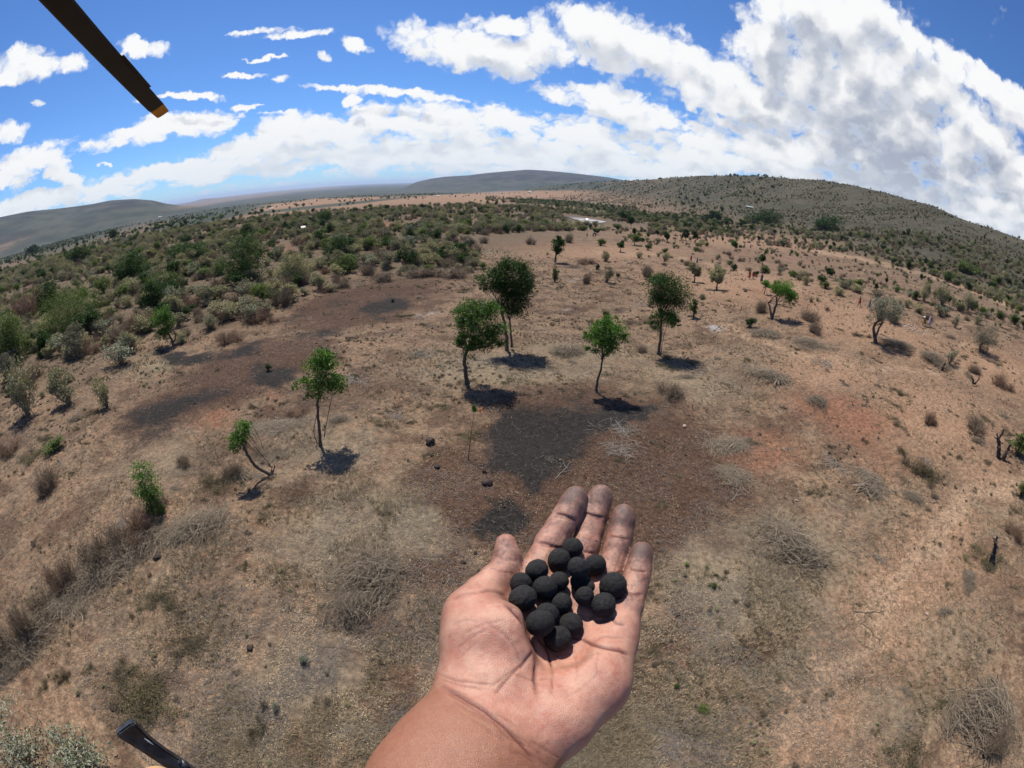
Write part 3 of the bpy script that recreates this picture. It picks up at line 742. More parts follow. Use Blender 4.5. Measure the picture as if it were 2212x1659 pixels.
def build_hand():
    allp = []
    for js in FINGERS.values(): allp += [hp(*j[:3]) for j in js]
    allp += [hp(60, 1750, .25), hp(300, 1700, .246), hp(985, 1440, .262), hp(740, 1900, .246), hp(400, 2300, .238), hp(1385, 985, .296), hp(440, 1000, .27)]
    allp = np.array(allp)
    lo = allp.min(0) - .030; hi = allp.max(0) + .030
    # coarse pass finds the shell, fine pass evaluates only there
    h = 0.00105
    n = np.ceil((hi - lo) / h).astype(int) + 1
    cs = 6
    nc = np.ceil(n / cs).astype(int) + 1
    gx, gy, gz = [lo[i] + np.arange(nc[i]) * h * cs for i in range(3)]
    G = np.stack(np.meshgrid(gx, gy, gz, indexing='ij'), -1).reshape(-1, 3)
    Dc = hand_sdf(G).reshape(nc)
    D = np.repeat(np.repeat(np.repeat(np.sign(Dc) * 0.05, cs, 0), cs, 1), cs, 2)
    near = np.abs(Dc) < h * cs * 2.2
    # a coarse cell counts when any of its corners lies near the skin
    m = near.copy()
    for ax in range(3):
        m = m | np.roll(m, 1, ax) | np.roll(m, -1, ax)
    mask = np.repeat(np.repeat(np.repeat(m, cs, 0), cs, 1), cs, 2)
    idx = np.argwhere(mask)
    val = np.empty(len(idx))
    for s in range(0, len(idx), 400000):
        q = idx[s:s + 400000]
        val[s:s + 400000] = hand_sdf(lo + q * h)
    D[tuple(idx.T)] = val
    V, Fq = surface_nets(D, lo, h)
    # one relaxation
    nb = np.zeros_like(V); ct = np.zeros(len(V))
    for k in range(4):
        np.add.at(nb, Fq[:, k], V[Fq[:, (k + 1) % 4]]); np.add.at(ct, Fq[:, k], 1)
        np.add.at(nb, Fq[:, k], V[Fq[:, (k + 3) % 4]]); np.add.at(ct, Fq[:, k], 1)
    ct = np.maximum(ct, 1); V = V * .45 + .55 * nb / ct[:, None]
    # folds are pressed into the skin that faces up
    e = 0.0006
    g = np.stack([hand_sdf(V + np.eye(3)[i] * e) - hand_sdf(V - np.eye(3)[i] * e) for i in range(3)], -1)
    nrm = g / (np.linalg.norm(g, axis=1)[:, None] + 1e-9)
    view = -V / np.linalg.norm(V, axis=1)[:, None]
    facing = smooth01(((nrm * view).sum(1)) / 0.5)
    W = V[:, 0:1] * RV + V[:, 1:2] * UV - V[:, 2:3] * FV + CP
    px, py = project(W)
    zx = (px / 0.86406 - 900) * ZS; zy = (py / 0.86406 - 1160) * ZS
    mmpx = 1000 * np.linalg.norm(V, axis=1) / (FPX / 0.86406 * ZS)
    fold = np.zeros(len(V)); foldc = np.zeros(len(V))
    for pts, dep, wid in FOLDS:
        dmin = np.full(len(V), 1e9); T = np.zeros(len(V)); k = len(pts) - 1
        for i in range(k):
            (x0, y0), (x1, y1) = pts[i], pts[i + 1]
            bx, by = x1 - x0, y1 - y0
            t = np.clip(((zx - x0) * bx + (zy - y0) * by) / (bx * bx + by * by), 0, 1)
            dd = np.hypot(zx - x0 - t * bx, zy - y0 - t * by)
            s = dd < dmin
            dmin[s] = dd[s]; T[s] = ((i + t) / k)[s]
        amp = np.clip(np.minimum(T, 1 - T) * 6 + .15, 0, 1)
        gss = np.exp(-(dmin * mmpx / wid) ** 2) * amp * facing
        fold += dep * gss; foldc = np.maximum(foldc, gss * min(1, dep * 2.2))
    lump = (fbm(zx / 60, zy / 60, 3, 4) - .5) * .7 * facing
    V = V - nrm * ((fold * 2.1 - lump) / 1000)[:, None]
    # soot on the finger tips, a stain that belongs to the skin
    soot = np.zeros(len(V))
    for name, js in FINGERS.items():
        tip = hp(*js[-1][:3]); d = np.linalg.norm(V - tip, axis=1) * 1000
        soot = np.maximum(soot, (1.0 if name != 'thumb' else .45) * np.clip(1.15 - d / (26 if name != 'thumb' else 22), 0, 1))
        for i in range(len(js) - 1):
            if name == 'thumb' and i < 3: continue
            a = hp(*js[i][:3]); dd = np.linalg.norm(V - a, axis=1) * 1000
            soot = np.maximum(soot, np.clip(.60 - np.clip(dd - 9, 0, 99) / 26, 0, 1) * (.35 + .65 * i / (len(js) - 1)))
    for name, js in FINGERS.items():          # dust worn into the whole length of the fingers
        if name == 'thumb': continue
        for i in range(1, len(js)):
            dd = np.linalg.norm(V - hp(*js[i][:3]), axis=1) * 1000
            soot = np.maximum(soot, .46 * smooth01((17 - dd) / 8))
    for (bx_, by_, br_, *_r) in BALLS:        # charcoal rubbed off round the balls
        dd = np.hypot(zx - bx_, zy - by_ - 12) / br_
        soot = np.maximum(soot, .50 * smooth01((1.75 - dd) / .8) * facing)
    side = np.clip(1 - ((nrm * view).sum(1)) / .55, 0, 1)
    W = V[:, 0:1] * RV + V[:, 1:2] * UV - V[:, 2:3] * FV
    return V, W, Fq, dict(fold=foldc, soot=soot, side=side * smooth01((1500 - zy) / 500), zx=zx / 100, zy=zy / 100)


def skin_material():
    m, n, b = mat('skin')
    tc_ = n.new('ShaderNodeTexCoord').outputs['Object']
    p = n.vmath('SCALE', tc_, scale=100.0)           # centimetres
    blot = n.noise(p, 0.75, 4, 0.6)
    mott = n.noise(p, 3.5, 5, 0.65)
    fine = n.noise(p, 22.0, 3, 0.6)
    c = n.mix(n.maprange(blot, .38, .62), (0.520, 0.275, 0.185), (0.450, 0.185, 0.122))
    c = n.mix(n.maprange(mott, .42, .68, 0, .55), c, (0.520, 0.310, 0.235))
    c = n.mix(n.math('MULTIPLY', n.maprange(mott, .30, .46, 1, 0), .35), c, (0.370, 0.135, 0.10))
    # weathered, browner forearm
    c = n.mix(n.maprange(n.math('SUBTRACT', n.attr('zy'), n.math('MULTIPLY', n.attr('zx'), .62)), 8.2, 10.2, 0, .85, True), c, n.mix(mott, (0.215, 0.080, 0.042), (0.330, 0.145, 0.082)))
    sn = n.math('ADD', n.attr('soot'), n.math('MULTIPLY', n.math('SUBTRACT', n.math('ADD', n.math('MULTIPLY', mott, .6), n.math('MULTIPLY', blot, .4)), .5), 2.2))
    c = n.mix(n.maprange(sn, .05, .95, 0, .90, True), c, (0.075, 0.048, 0.040))
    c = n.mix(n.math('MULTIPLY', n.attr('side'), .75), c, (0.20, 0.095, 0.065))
    c = n.mix(n.math('MULTIPLY', n.maprange(n.noise(p, 1.6, 6, .75), .55, .72), n.maprange(n.noise(p, 16.0, 3, .7), .45, .62, .10, .42)), c, (0.14, 0.085, 0.07))
    sp = n.maprange(n.noise(p, 14.0, 2, .5), .62, .72, 0, .6)
    c = n.mix(sp, c, (0.22, 0.12, 0.09))
    pore = n.new('ShaderNodeTexVoronoi', {'Vector': p, 'Scale': 13.0, 'Randomness': 1.0}).outputs['Distance']
    c = n.mix(n.math('MULTIPLY', n.maprange(pore, .10, .30, 1, 0), n.maprange(n.math('SUBTRACT', n.attr('zy'), n.math('MULTIPLY', n.attr('zx'), .62)), 8.0, 10.0, .12, .55)), c, (0.15, 0.055, 0.035))
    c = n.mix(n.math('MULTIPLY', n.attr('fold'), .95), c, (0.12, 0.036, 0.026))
    n.set(b.inputs['Base Color'], c)
    b.inputs['Subsurface Weight'].default_value = 0.12
    b.inputs['Subsurface Radius'].default_value = (0.0045, 0.0016, 0.0008)
    b.inputs['Subsurface Scale'].default_value = 1.0
    n.set(b.inputs['Roughness'], n.maprange(mott, .3, .7, .33, .52))
    b.inputs['Specular IOR Level'].default_value = 0.42
    st = n.vmath('MULTIPLY', p, (1, 1, 1))
    vor = n.new('ShaderNodeTexVoronoi', {'Vector': st, 'Scale': 9.0}, feature='DISTANCE_TO_EDGE').outputs[0]
    ln = n.noise(n.vmath('MULTIPLY', p, (30.0, 6.0, 12.0)), 1.0, 3, .6)
    hgt = n.math('ADD', n.math('MULTIPLY', n.math('MINIMUM', vor, .18), 1.2), n.math('ADD', n.math('MULTIPLY', fine, .5), n.math('MULTIPLY', ln, .3)))
    bp = n.new('ShaderNodeBump', {'Strength': 0.6, 'Distance': 0.0007, 'Height': hgt})
    n.set(b.inputs['Normal'], bp.outputs[0])
    return m


HV, HW, HF, HA = build_hand()
person = empty('person', tuple(CP + ray(900, 1900) * .3))
tag(person, 'open left hand and forearm held palm up, black seed balls in it, sooty fingertips', 'person')
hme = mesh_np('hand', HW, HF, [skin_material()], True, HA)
ho = obj('hand', hme)
ho.location = CP
ho.parent = person
ho.matrix_parent_inverse = Matrix.Translation(-Vector(person.location))
ho['label'] = 'open left hand with forearm, skin lined and dusty'


# seed balls resting in the palm: (x, y, radius) in the enlarged picture
def ball_material(kind):
    m, n, b = mat('charcoal_seed_ball' if kind == 0 else 'damp_charcoal_seed_ball')
    p = n.vmath('SCALE', n.new('ShaderNodeTexCoord').outputs['Object'], scale=100.0)
    a = n.noise(p, 3.0, 5, .65); f = n.noise(p, 16.0, 4, .7)
    c = n.mix(n.maprange(a, .3, .7), (0.015, 0.0145, 0.0145), (0.030, 0.028, 0.027))
    c = n.mix(n.maprange(n.noise(p, 11.0, 2, .5), .70, .76), c, (0.16, 0.15, 0.135))
    n.set(b.inputs['Base Color'], c)
    b.inputs['Roughness'].default_value = .88
    b.inputs['Specular IOR Level'].default_value = .25
    bp = n.new('ShaderNodeBump', {'Strength': 1.0, 'Distance': .0011, 'Height': n.math('ADD', n.math('MULTIPLY', a, 1.0), n.math('MULTIPLY', f, .55))})
    n.set(b.inputs['Normal'], bp.outputs[0])
    return m


BM = ball_material(0)


def ball_mesh(r, seed):
    import bmesh
    bm = bmesh.new(); bmesh.ops.create_icosphere(bm, subdivisions=5, radius=1.0)
    me = bpy.data.meshes.new('seed_ball'); bm.to_mesh(me); bm.free()
    co = np.empty(len(me.vertices) * 3, np.float32); me.vertices.foreach_get('co', co); co = co.reshape(-1, 3)
    r2 = np.random.default_rng(seed)
    f = np.ones(len(co))
    for k in range(7):
        d = r2.normal(size=3); d /= np.linalg.norm(d)
        f += r2.uniform(-.075, .045) * np.exp(-((1 - co @ d) / .30) ** 2)
    for k in range(16):
        d = r2.normal(size=3); d /= np.linalg.norm(d)
        f -= r2.uniform(.006, .018) * np.exp(-((1 - co @ d) / .02) ** 2)
    f += (fbm(co[:, 0] * 4 + 9 + co[:, 2] * 2, co[:, 1] * 4 + seed - co[:, 2] * 3, 4, seed) - .5) * .085
    co = co * f[:, None] * r
    co[:, 2] *= r2.uniform(.93, 1.0)
    me.vertices.foreach_set('co', co.astype(np.float32).ravel())
    me.polygons.foreach_set('use_smooth', np.ones(len(me.polygons), bool))
    me.materials.append(BM); me.update()
    return me




def place_balls():
    placed = []
    for i, (x, y, rp, lift, lab) in enumerate(BALLS):
        dr = hp(x, y, 1.0)
        ts = np.arange(.225, .36, .0004)
        P = ts[:, None] * dr
        sd = hand_sdf(P)
        k = None
        for j, t in enumerate(ts):
            r = rp / ZS / (FPX / .86406) * t
            if sd[j] < r * (.74 if y < 850 else .42): k = j; break
        if k is None: k = int(np.argmin(sd))
        t = min(ts[k], .330)
        r = rp / ZS / (FPX / .86406) * t
        for _ in range(60):
            hit = any(np.linalg.norm(dr * t - q) < (r + rq) * .84 for q, rq in placed)
            if not hit: break
            t -= .0008
        r = rp * 1.04 / ZS / (FPX / .86406) * t
        placed.append((dr * t, r))
        me = ball_mesh(r, 100 + i)
        o = obj('seed_ball', me)
        c = dr * t
        o.location = CP + c[0] * RV + c[1] * UV - c[2] * FV
        o.rotation_euler = (random.uniform(0, 6), random.uniform(0, 6), random.uniform(0, 6))
        tag(o, 'black ' + lab, 'seed ball', 'black charcoal seed balls lying in the palm')
        print('ball', i, round(t, 4), round(r * 1000, 1))


place_balls()

# crumbs of charcoal strewn on the skin
sel = np.where(HA['soot'] > .3)[0]
zx_, zy_ = HA['zx'] * 100, HA['zy'] * 100
sel = sel[(zx_[sel] > 780) & (zx_[sel] < 1500) & (zy_[sel] > 380) & (zy_[sel] < 1120)]
sel = rng.choice(sel, min(420, len(sel)), replace=False)
oc = np.array([[1, 0, 0], [-1, 0, 0], [0, 1, 0], [0, -1, 0], [0, 0, 1], [0, 0, -1]], float)
of = np.array([[0, 2, 4], [2, 1, 4], [1, 3, 4], [3, 0, 4], [2, 0, 5], [1, 2, 5], [3, 1, 5], [0, 3, 5]])
VV = []; FF = []
for q_, i_ in enumerate(sel):
    r_ = rng.uniform(.00012, .00042) * (2.0 if rng.random() < .06 else 1)
    VV.append(HW[i_] + oc * r_ * rng.uniform(.6, 1.4, (6, 1))); FF.append(of + 6 * q_)
co_ = obj('charcoal_crumbs', mesh_np('charcoal_crumbs', np.concatenate(VV), np.concatenate(FF), [BM])); co_.location = CP
tag(co_, kind='stuff')
# ------------------------------------------------------------------ plant kit
class MB:
    """collects tubes and leaves into one mesh"""

    def __init__(s): s.V = []; s.Q = []; s.T = []; s.mq = []; s.mt = []; s.a = []; s.n = 0

    def add(s, V, Q=None, T=None, m=0, tint=0.5):
        V = np.asarray(V, float)
        if Q is not None and len(Q): s.Q.append(np.asarray(Q) + s.n); s.mq.append(np.full(len(Q), m))
        if T is not None and len(T): s.T.append(np.asarray(T) + s.n); s.mt.append(np.full(len(T), m))
        s.V.append(V); s.n += len(V)
        s.a.append(np.broadcast_to(np.asarray(tint, float), (len(V),)).copy())

    def tube(s, pts, rad, sides=6, m=0, tint=0.5, cap=True):
        pts = np.asarray(pts, float); k = len(pts)
        rad = np.broadcast_to(np.asarray(rad, float), (k,))
        d = np.gradient(pts, axis=0); d /= np.linalg.norm(d, axis=1)[:, None] + 1e-9
        up = np.where(np.abs(d[:, 2:3]) < .9, np.array([[0, 0, 1.]]), np.array([[1., 0, 0]]))
        u = np.cross(d, up); u /= np.linalg.norm(u, axis=1)[:, None] + 1e-9
        v = np.cross(d, u)
        th = np.arange(sides) / sides * 2 * np.pi
        V = pts[:, None] + rad[:, None, None] * (np.cos(th)[None, :, None] * u[:, None] + np.sin(th)[None, :, None] * v[:, None])
        i = np.arange(k - 1)[:, None] * sides; j = np.arange(sides)[None]; j2 = (j + 1) % sides
        Q = np.stack([i + j, i + j2, i + sides + j2, i + sides + j], -1).reshape(-1, 4)
        s.add(V.reshape(-1, 3), Q=Q, m=m, tint=tint)

    def sticks(s, A, B, C, r, m=0, tint=None):
        """many thin bent sticks: A to B to C, three-sided"""
        n = len(A); r = np.broadcast_to(np.asarray(r, float), (n,))
        d = C - A; d /= np.linalg.norm(d, axis=1)[:, None] + 1e-9
        u = np.cross(d, rng.normal(size=(n, 3))); u /= np.linalg.norm(u, axis=1)[:, None] + 1e-9
        v = np.cross(d, u)
        th = np.arange(3) / 3 * 2 * np.pi
        ring = np.cos(th)[None, :, None] * u[:, None] + np.sin(th)[None, :, None] * v[:, None]
        V = np.stack([A[:, None] + ring * r[:, None, None], B[:, None] + ring * (r * .8)[:, None, None], C[:, None] + ring * (r * .3)[:, None, None]], 1)
        q = []
        for k in (0, 3):
            for j in range(3):
                q.append([k + j, k + (j + 1) % 3, k + 3 + (j + 1) % 3, k + 3 + j])
        Q = (np.array(q)[None] + (np.arange(n) * 9)[:, None, None]).reshape(-1, 4)
        t = rng.random(n) if tint is None else np.broadcast_to(tint, (n,))
        s.add(V.reshape(-1, 3), Q=Q, m=m, tint=np.repeat(t, 9))

    def leaves(s, C, size, m=0, aspect=.45, up=.5, tint=None, fold=.18):
        n = len(C)
        size = np.broadcast_to(np.asarray(size, float), (n,)) * rng.uniform(.65, 1.3, n)
        d = rng.normal(size=(n, 3)); d[:, 2] = d[:, 2] * .6 - .25
        d /= np.linalg.norm(d, axis=1)[:, None]
        nn = rng.normal(size=(n, 3)); nn[:, 2] = np.abs(nn[:, 2]) + up
        w = np.cross(d, nn); w /= np.linalg.norm(w, axis=1)[:, None] + 1e-9
        nn = np.cross(w, d)
        L = size[:, None]
        p0 = C - d * L * .5; p2 = C + d * L * .5 - nn * L * .12
        p1 = C + w * L * aspect * .5 + nn * L * fold * .4; p3 = C - w * L * aspect * .5 + nn * L * fold * .4
        V = np.stack([p0, p1, p2, p3], 1).reshape(-1, 3)
        T = (np.array([[0, 1, 2], [0, 2, 3]])[None] + (np.arange(n) * 4)[:, None, None]).reshape(-1, 3)
        t = rng.random(n) if tint is None else tint
        s.add(V, T=T, m=m, tint=np.repeat(t, 4))

    def mesh(s, name, mats, smooth=False):
        F = []; mi = []
        if s.Q: F.append(np.concatenate(s.Q)); mi.append(np.concatenate(s.mq))
        if s.T: F.append(np.concatenate(s.T)); mi.append(np.concatenate(s.mt))
        return mesh_np(name, np.concatenate(s.V), F, mats, smooth, dict(tint=np.concatenate(s.a)), np.concatenate(mi))


def leaf_mat(name, c0, c1, trans=.25, rough=.5, spec=.4, vary=.25, c2=None):
    m, n, b = mat(name)
    t = n.attr('tint')
    oi = n.new('ShaderNodeObjectInfo').outputs['Random']
    c = n.mix(t, c0, c1)
    if c2 is not None: c = n.mix(n.maprange(t, .86, .93), c, c2)
    v = n.math('MULTIPLY_ADD', oi, vary * 2, 1 - vary)
    c = n.mix(1.0, c, n.new('ShaderNodeCombineXYZ', {0: v, 1: v, 2: n.math('MULTIPLY_ADD', oi, vary, 1 - vary * .5)}).outputs[0], 'MULTIPLY')
    n.set(b.inputs['Base Color'], c)
    b.inputs['Roughness'].default_value = rough
    b.inputs['Specular IOR Level'].default_value = spec
    if trans > 0:
        tr = n.new('ShaderNodeBsdfTranslucent', {'Color': n.mix(1.0, c, (1.5, 1.7, .7), 'MULTIPLY')})
        mx = n.new('ShaderNodeMixShader', {0: trans, 1: b.outputs[0], 2: tr.outputs[0]})
        out = [x for x in n.n if x.type == 'OUTPUT_MATERIAL'][0]
        n.l.new(mx.outputs[0], out.inputs[0])
    return m


def bark_mat(name, c0, c1, sc=14.0):
    m, n, b = mat(name)
    p = n.new('ShaderNodeTexCoord').outputs['Object']
    f = n.noise(n.vmath('MULTIPLY', p, (sc, sc, sc * .3)), 1.0, 5, .65)
    t = n.attr('tint')
    c = n.mix(n.math('MULTIPLY_ADD', n.maprange(f, .3, .7), .6, n.math('MULTIPLY', t, .4)), c0, c1)
    n.set(b.inputs['Base Color'], c)
    b.inputs['Roughness'].default_value = .9
    bp = n.new('ShaderNodeBump', {'Strength': .7, 'Distance': .02, 'Height': f})
    n.set(b.inputs['Normal'], bp.outputs[0])
    return m


M_LEAF = leaf_mat('glossy_green_leaves', (.028, .075, .010), (.085, .180, .022), .30, .5, .22, .12, (.16, .23, .04))
M_LEAF2 = leaf_mat('light_green_leaves', (.040, .105, .014), (.110, .215, .030), .32, .5, .22, .12)
M_DARKG = leaf_mat('dark_evergreen_leaves', (.018, .040, .009), (.048, .092, .018), .20, .55, .15, .2)
M_OLIVE = leaf_mat('grey_green_leaves', (.180, .165, .098), (.340, .305, .195), .12, .8, .12, .3)
M_GREEN = leaf_mat('bush_green_leaves', (.055, .085, .022), (.140, .175, .050), .22, .6, .15, .28)
M_MAT = leaf_mat('mat_scrub_leaves', (.065, .060, .028), (.150, .130, .068), .1, .8, .1, .15)
M_PALE = leaf_mat('silvery_leaves', (.13, .14, .085), (.34, .33, .24), .1, .6, .3, .15, (.10, .15, .04))
M_BROWN = leaf_mat('withered_leaves', (.165, .110, .070), (.290, .205, .135), .1, .8, .1, .2)
M_ORANGE = leaf_mat('orange_dead_leaves', (.45, .14, .05), (.60, .24, .10), .2, .7, .2, .1)
M_BARK = bark_mat('brown_bark', (.060, .040, .028), (.150, .105, .075))
M_TWIG = bark_mat('dry_twigs', (.130, .092, .056), (.320, .240, .160))
M_GTWIG = bark_mat('grey_twigs', (.130, .110, .092), (.330, .290, .240))
M_RTWIG = bark_mat('reddish_twigs', (.130, .072, .044), (.260, .165, .105))
M_PTWIG = bark_mat('weathered_branches', (.095, .070, .046), (.370, .295, .205))
M_CHARW = bark_mat('burnt_wood', (.022, .018, .016), (.075, .055, .045))
M_STRAW = bark_mat('pale_straw', (.24, .185, .12), (.46, .38, .27))


def unit(n):
    d = rng.normal(size=(n, 3)); return d / np.linalg.norm(d, axis=1)[:, None]


def crown_points(ells, n, clump=.16, nclump=None, shell=.55):
    """leaf positions: clumps spread through ellipsoids (c, r) with gaps between them"""
    vol = np.array([np.prod(r) ** .8 for c, r in ells]); vol /= vol.sum()
    out = []; cl = []
    for (c, r), w in zip(ells, vol):
        k = max(5, int((nclump or 60) * w))
        d = unit(k) * (shell + (1 - shell) * rng.random(k))[:, None] ** 1.0
        cc = np.asarray(c) + d * np.asarray(r)
        m = int(n * w)
        idx = rng.integers(0, k, m)
        s = clump * (np.prod(r) ** (1 / 3.)) * 1.6
        g = rng.normal(size=(m, 3)); gl = np.linalg.norm(g, axis=1)[:, None]; g = g / gl * np.minimum(gl, 1.75)
        out.append(cc[idx] + g * s * np.array([1, 1, .7]))
        cl.append(cc)
    return np.concatenate(out), np.concatenate(cl)


def bush_proto(kind, seed):
    """(foliage MB or None, stems MB): about one metre in radius, standing at the origin"""
    global rng
    keep = rng; rng = np.random.default_rng(seed)
    fol = MB(); st = MB()
    if kind in ('olive', 'green', 'dark', 'pale'):
        ne = rng.integers(4, 8)
        ells = []
        for _ in range(ne):
            a = rng.uniform(0, 6.28); q = rng.uniform(.1, .55)
            rr = rng.uniform(.34, .6)
            hz = rng.uniform(.45, 1.0) if kind != 'dark' else rng.uniform(.5, 1.35)
            ells.append(((q * math.cos(a), q * math.sin(a), hz), (rr, rr, rr * rng.uniform(.7, 1.0))))
        nl = {'olive': 1700, 'green': 2000, 'dark': 2400, 'pale': 1100}[kind]
        sz = {'olive': .10, 'green': .12, 'dark': .13, 'pale': .10}[kind]
        P, cl = crown_points(ells, nl, .17, {'olive': 60, 'green': 70, 'dark': 80, 'pale': 45}[kind], .35)
        P[:, 2] = np.abs(P[:, 2]) * .96 + .03
        # each clump has its own tone
        fol.leaves(P, sz, 0, .5, .6)
        sel = cl[rng.permutation(len(cl))[:34]]
        A = np.zeros((len(sel), 3)); A[:, :2] = rng.normal(size=(len(sel), 2)) * .07
        B = sel * np.array([.55, .55, .5]) + rng.normal(size=(len(sel), 3)) * .05
        st.sticks(A, B, sel, rng.uniform(.012, .026, len(sel)), 0)
    elif kind in ('dry', 'thorn'):
        n = 300
        az = rng.uniform(0, 6.28, n); q = rng.uniform(0, 1.0, n) ** .7
        L = rng.uniform(.6, 1.25, n)
        nc = 5; cc = rng.normal(size=(nc, 2)) * .36; ci = rng.integers(0, nc, n); hs_ = rng.uniform(.5, 1.15, nc)
        L = L * hs_[ci] * .85
        A = np.stack([cc[ci, 0] + np.cos(az) * q * .15, cc[ci, 1] + np.sin(az) * q * .15, np.zeros(n)], 1)
        C = A + np.stack([np.cos(az) * q * .62, np.sin(az) * q * .62, 1.1 - .55 * q], 1) * L[:, None] + rng.normal(size=(n, 3)) * .08
        B = A * .5 + C * .5 + rng.normal(size=(n, 3)) * .07 + [0, 0, .06]
        st.sticks(A, B, C, rng.uniform(.005, .013, n), 0)
        m = 900
        k = rng.integers(0, n, m)
        S = B[k] * rng.uniform(.0, 1, m)[:, None] ; S = B[k] + (C[k] - B[k]) * rng.random(m)[:, None]
        D = S + rng.normal(size=(m, 3)) * .17 + [0, 0, .06]
        st.sticks(S, (S + D) / 2 + rng.normal(size=(m, 3)) * .02, D, .0045, 0)
        k = rng.integers(0, m, 260)
        fol.leaves(D[k] + rng.normal(size=(260, 3)) * .04, .05, 0, .5, .3)
    elif kind == 'pile':
        n = 620
        # several overlapping armfuls, each with its own lie
        nc = 6
        cx_ = rng.normal(size=(nc, 2)) * [.42, .28]; hd_ = rng.normal(.5, .8, nc); sz_ = rng.uniform(.18, .45, nc)
        ci = rng.integers(0, nc, n)
        xy = cx_[ci] + rng.normal(size=(n, 2)) * sz_[ci][:, None] * [1, .7]
        x, y = xy[:, 0], xy[:, 1]; q = np.clip(np.hypot(x, y), 0, 1)
        z = (1 - q ** 2) * rng.uniform(.02, .60, n) * (.6 + sz_[ci])
        dr = hd_[ci] + rng.normal(0, .55, n); L = rng.uniform(.35, .95, n) * .5
        dv = np.stack([np.cos(dr), np.sin(dr), rng.normal(0, .22, n)], 1)
        c = np.stack([x, y, z], 1)
        A = c - dv * L[:, None]; C = c + dv * L[:, None]
        A[:, 2] = np.maximum(A[:, 2], .01); C[:, 2] = np.maximum(C[:, 2], .01)
        B = c + rng.normal(size=(n, 3)) * .06 + [0, 0, .05]
        st.sticks(A, B, C, rng.uniform(.003, .0095, n) * np.where(rng.random(n) < .06, 2.2, 1), 0)
        m = 900; k = rng.integers(0, n, m)
        S = B[k] + (C[k] - B[k]) * rng.random(m)[:, None]
        D = S + rng.normal(size=(m, 3)) * np.array([.13, .13, .07]); D[:, 2] = np.abs(D[:, 2])
        st.sticks(S, (S + D) / 2, D, .0042, 0)
    elif kind == 'mat':
        nc = 16; cc = rng.normal(size=(nc, 2)) * [.48, .36]; n = 2400; ci = rng.integers(0, nc, n); sz_ = rng.uniform(.08, .22, nc)
        xy = cc[ci] + rng.normal(size=(n, 2)) * sz_[ci][:, None]
        z = np.abs(rng.normal(size=n)) * .16 * (sz_[ci] / .15)
        fol.leaves(np.stack([xy[:, 0], xy[:, 1], z], 1), .055, 0, .45, .4)
        m = 420; ci = rng.integers(0, nc, m); A = np.concatenate([cc[ci] + rng.normal(size=(m, 2)) * .05, np.zeros((m, 1))], 1)
        C = A + np.stack([rng.normal(size=m) * .2, rng.normal(size=m) * .2, rng.uniform(.05, .35, m)], 1)
        st.sticks(A, (A + C) / 2 + rng.normal(size=(m, 3)) * .02, C, .006, 0)
    elif kind == 'fan':
        n = 60; hd = rng.normal(.4, .8, n); L = rng.uniform(.4, 1.3, n); c0_ = np.concatenate([rng.normal(size=(n, 2)) * .28, rng.uniform(.02, .1, (n, 1))], 1)
        dv = np.stack([np.cos(hd), np.sin(hd), rng.normal(0, .10, n)], 1)
        A = c0_ - dv * L[:, None] * .5; C = c0_ + dv * L[:, None] * .5; A[:, 2] = np.abs(A[:, 2]); C[:, 2] = np.abs(C[:, 2])
        B = c0_ + rng.normal(size=(n, 3)) * .05
        st.sticks(A, B, C, .009, 0)
        m = 90; k = rng.integers(0, n, m); S = B[k] + (C[k] - B[k]) * rng.random(m)[:, None]; D = S + rng.normal(size=(m, 3)) * [.16, .16, .05]; D[:, 2] = np.abs(D[:, 2])
        st.sticks(S, (S + D) / 2, D, .005, 0)
    elif kind == 'tuft':
        n = 90
        az = rng.uniform(0, 6.28, n); L = rng.uniform(.3, 1.0, n); q = rng.uniform(.15, .8, n)
        A = rng.normal(size=(n, 3)) * .12; A[:, 2] = 0
        C = A + np.stack([np.cos(az) * q, np.sin(az) * q, rng.uniform(.3, .9, n)], 1) * L[:, None]
        B = A * .5 + C * .5 + [0, 0, .1]
        st.sticks(A, B, C, .012, 0)
    rng = keep
    return fol, st


KIND_MATS = {'olive': (M_OLIVE, M_TWIG), 'green': (M_GREEN, M_BARK), 'dark': (M_DARKG, M_BARK), 'pale': (M_PALE, M_TWIG),
             'dry': (M_BROWN, M_TWIG), 'thorn': (M_BROWN, M_RTWIG), 'mat': (M_MAT, M_TWIG), 'fan': (None, M_GTWIG), 'pile': (None, M_PTWIG), 'tuft': (None, M_STRAW)}
PROTO = {}
for kind, nv in (('olive', 4), ('green', 3), ('dark', 3), ('pale', 2), ('dry', 3), ('thorn', 2), ('pile', 5), ('tuft', 2), ('mat', 3), ('fan', 3)):
    PROTO[kind] = []
    for v in range(nv):
        fol, st = bush_proto(kind, 500 + 37 * v + sum(map(ord, kind)))
        fm, sm = KIND_MATS[kind]
        d = {'stem': st.mesh(kind + '_stems', [sm])}
        allm = MB()
        if fol.n:
            d['fol'] = fol.mesh(kind + '_foliage', [fm])
            for src, mi in ((st, 0), (fol, 1)):
                off = 0
                V = np.concatenate(src.V); a = np.concatenate(src.a)
                allm.add(V, Q=np.concatenate(src.Q) if src.Q else None, T=np.concatenate(src.T) if src.T else None, m=mi, tint=a)
            d['all'] = allm.mesh(kind + '_shrub', [sm, fm])
        else:
            d['all'] = d['stem']
        PROTO[kind].append(d)

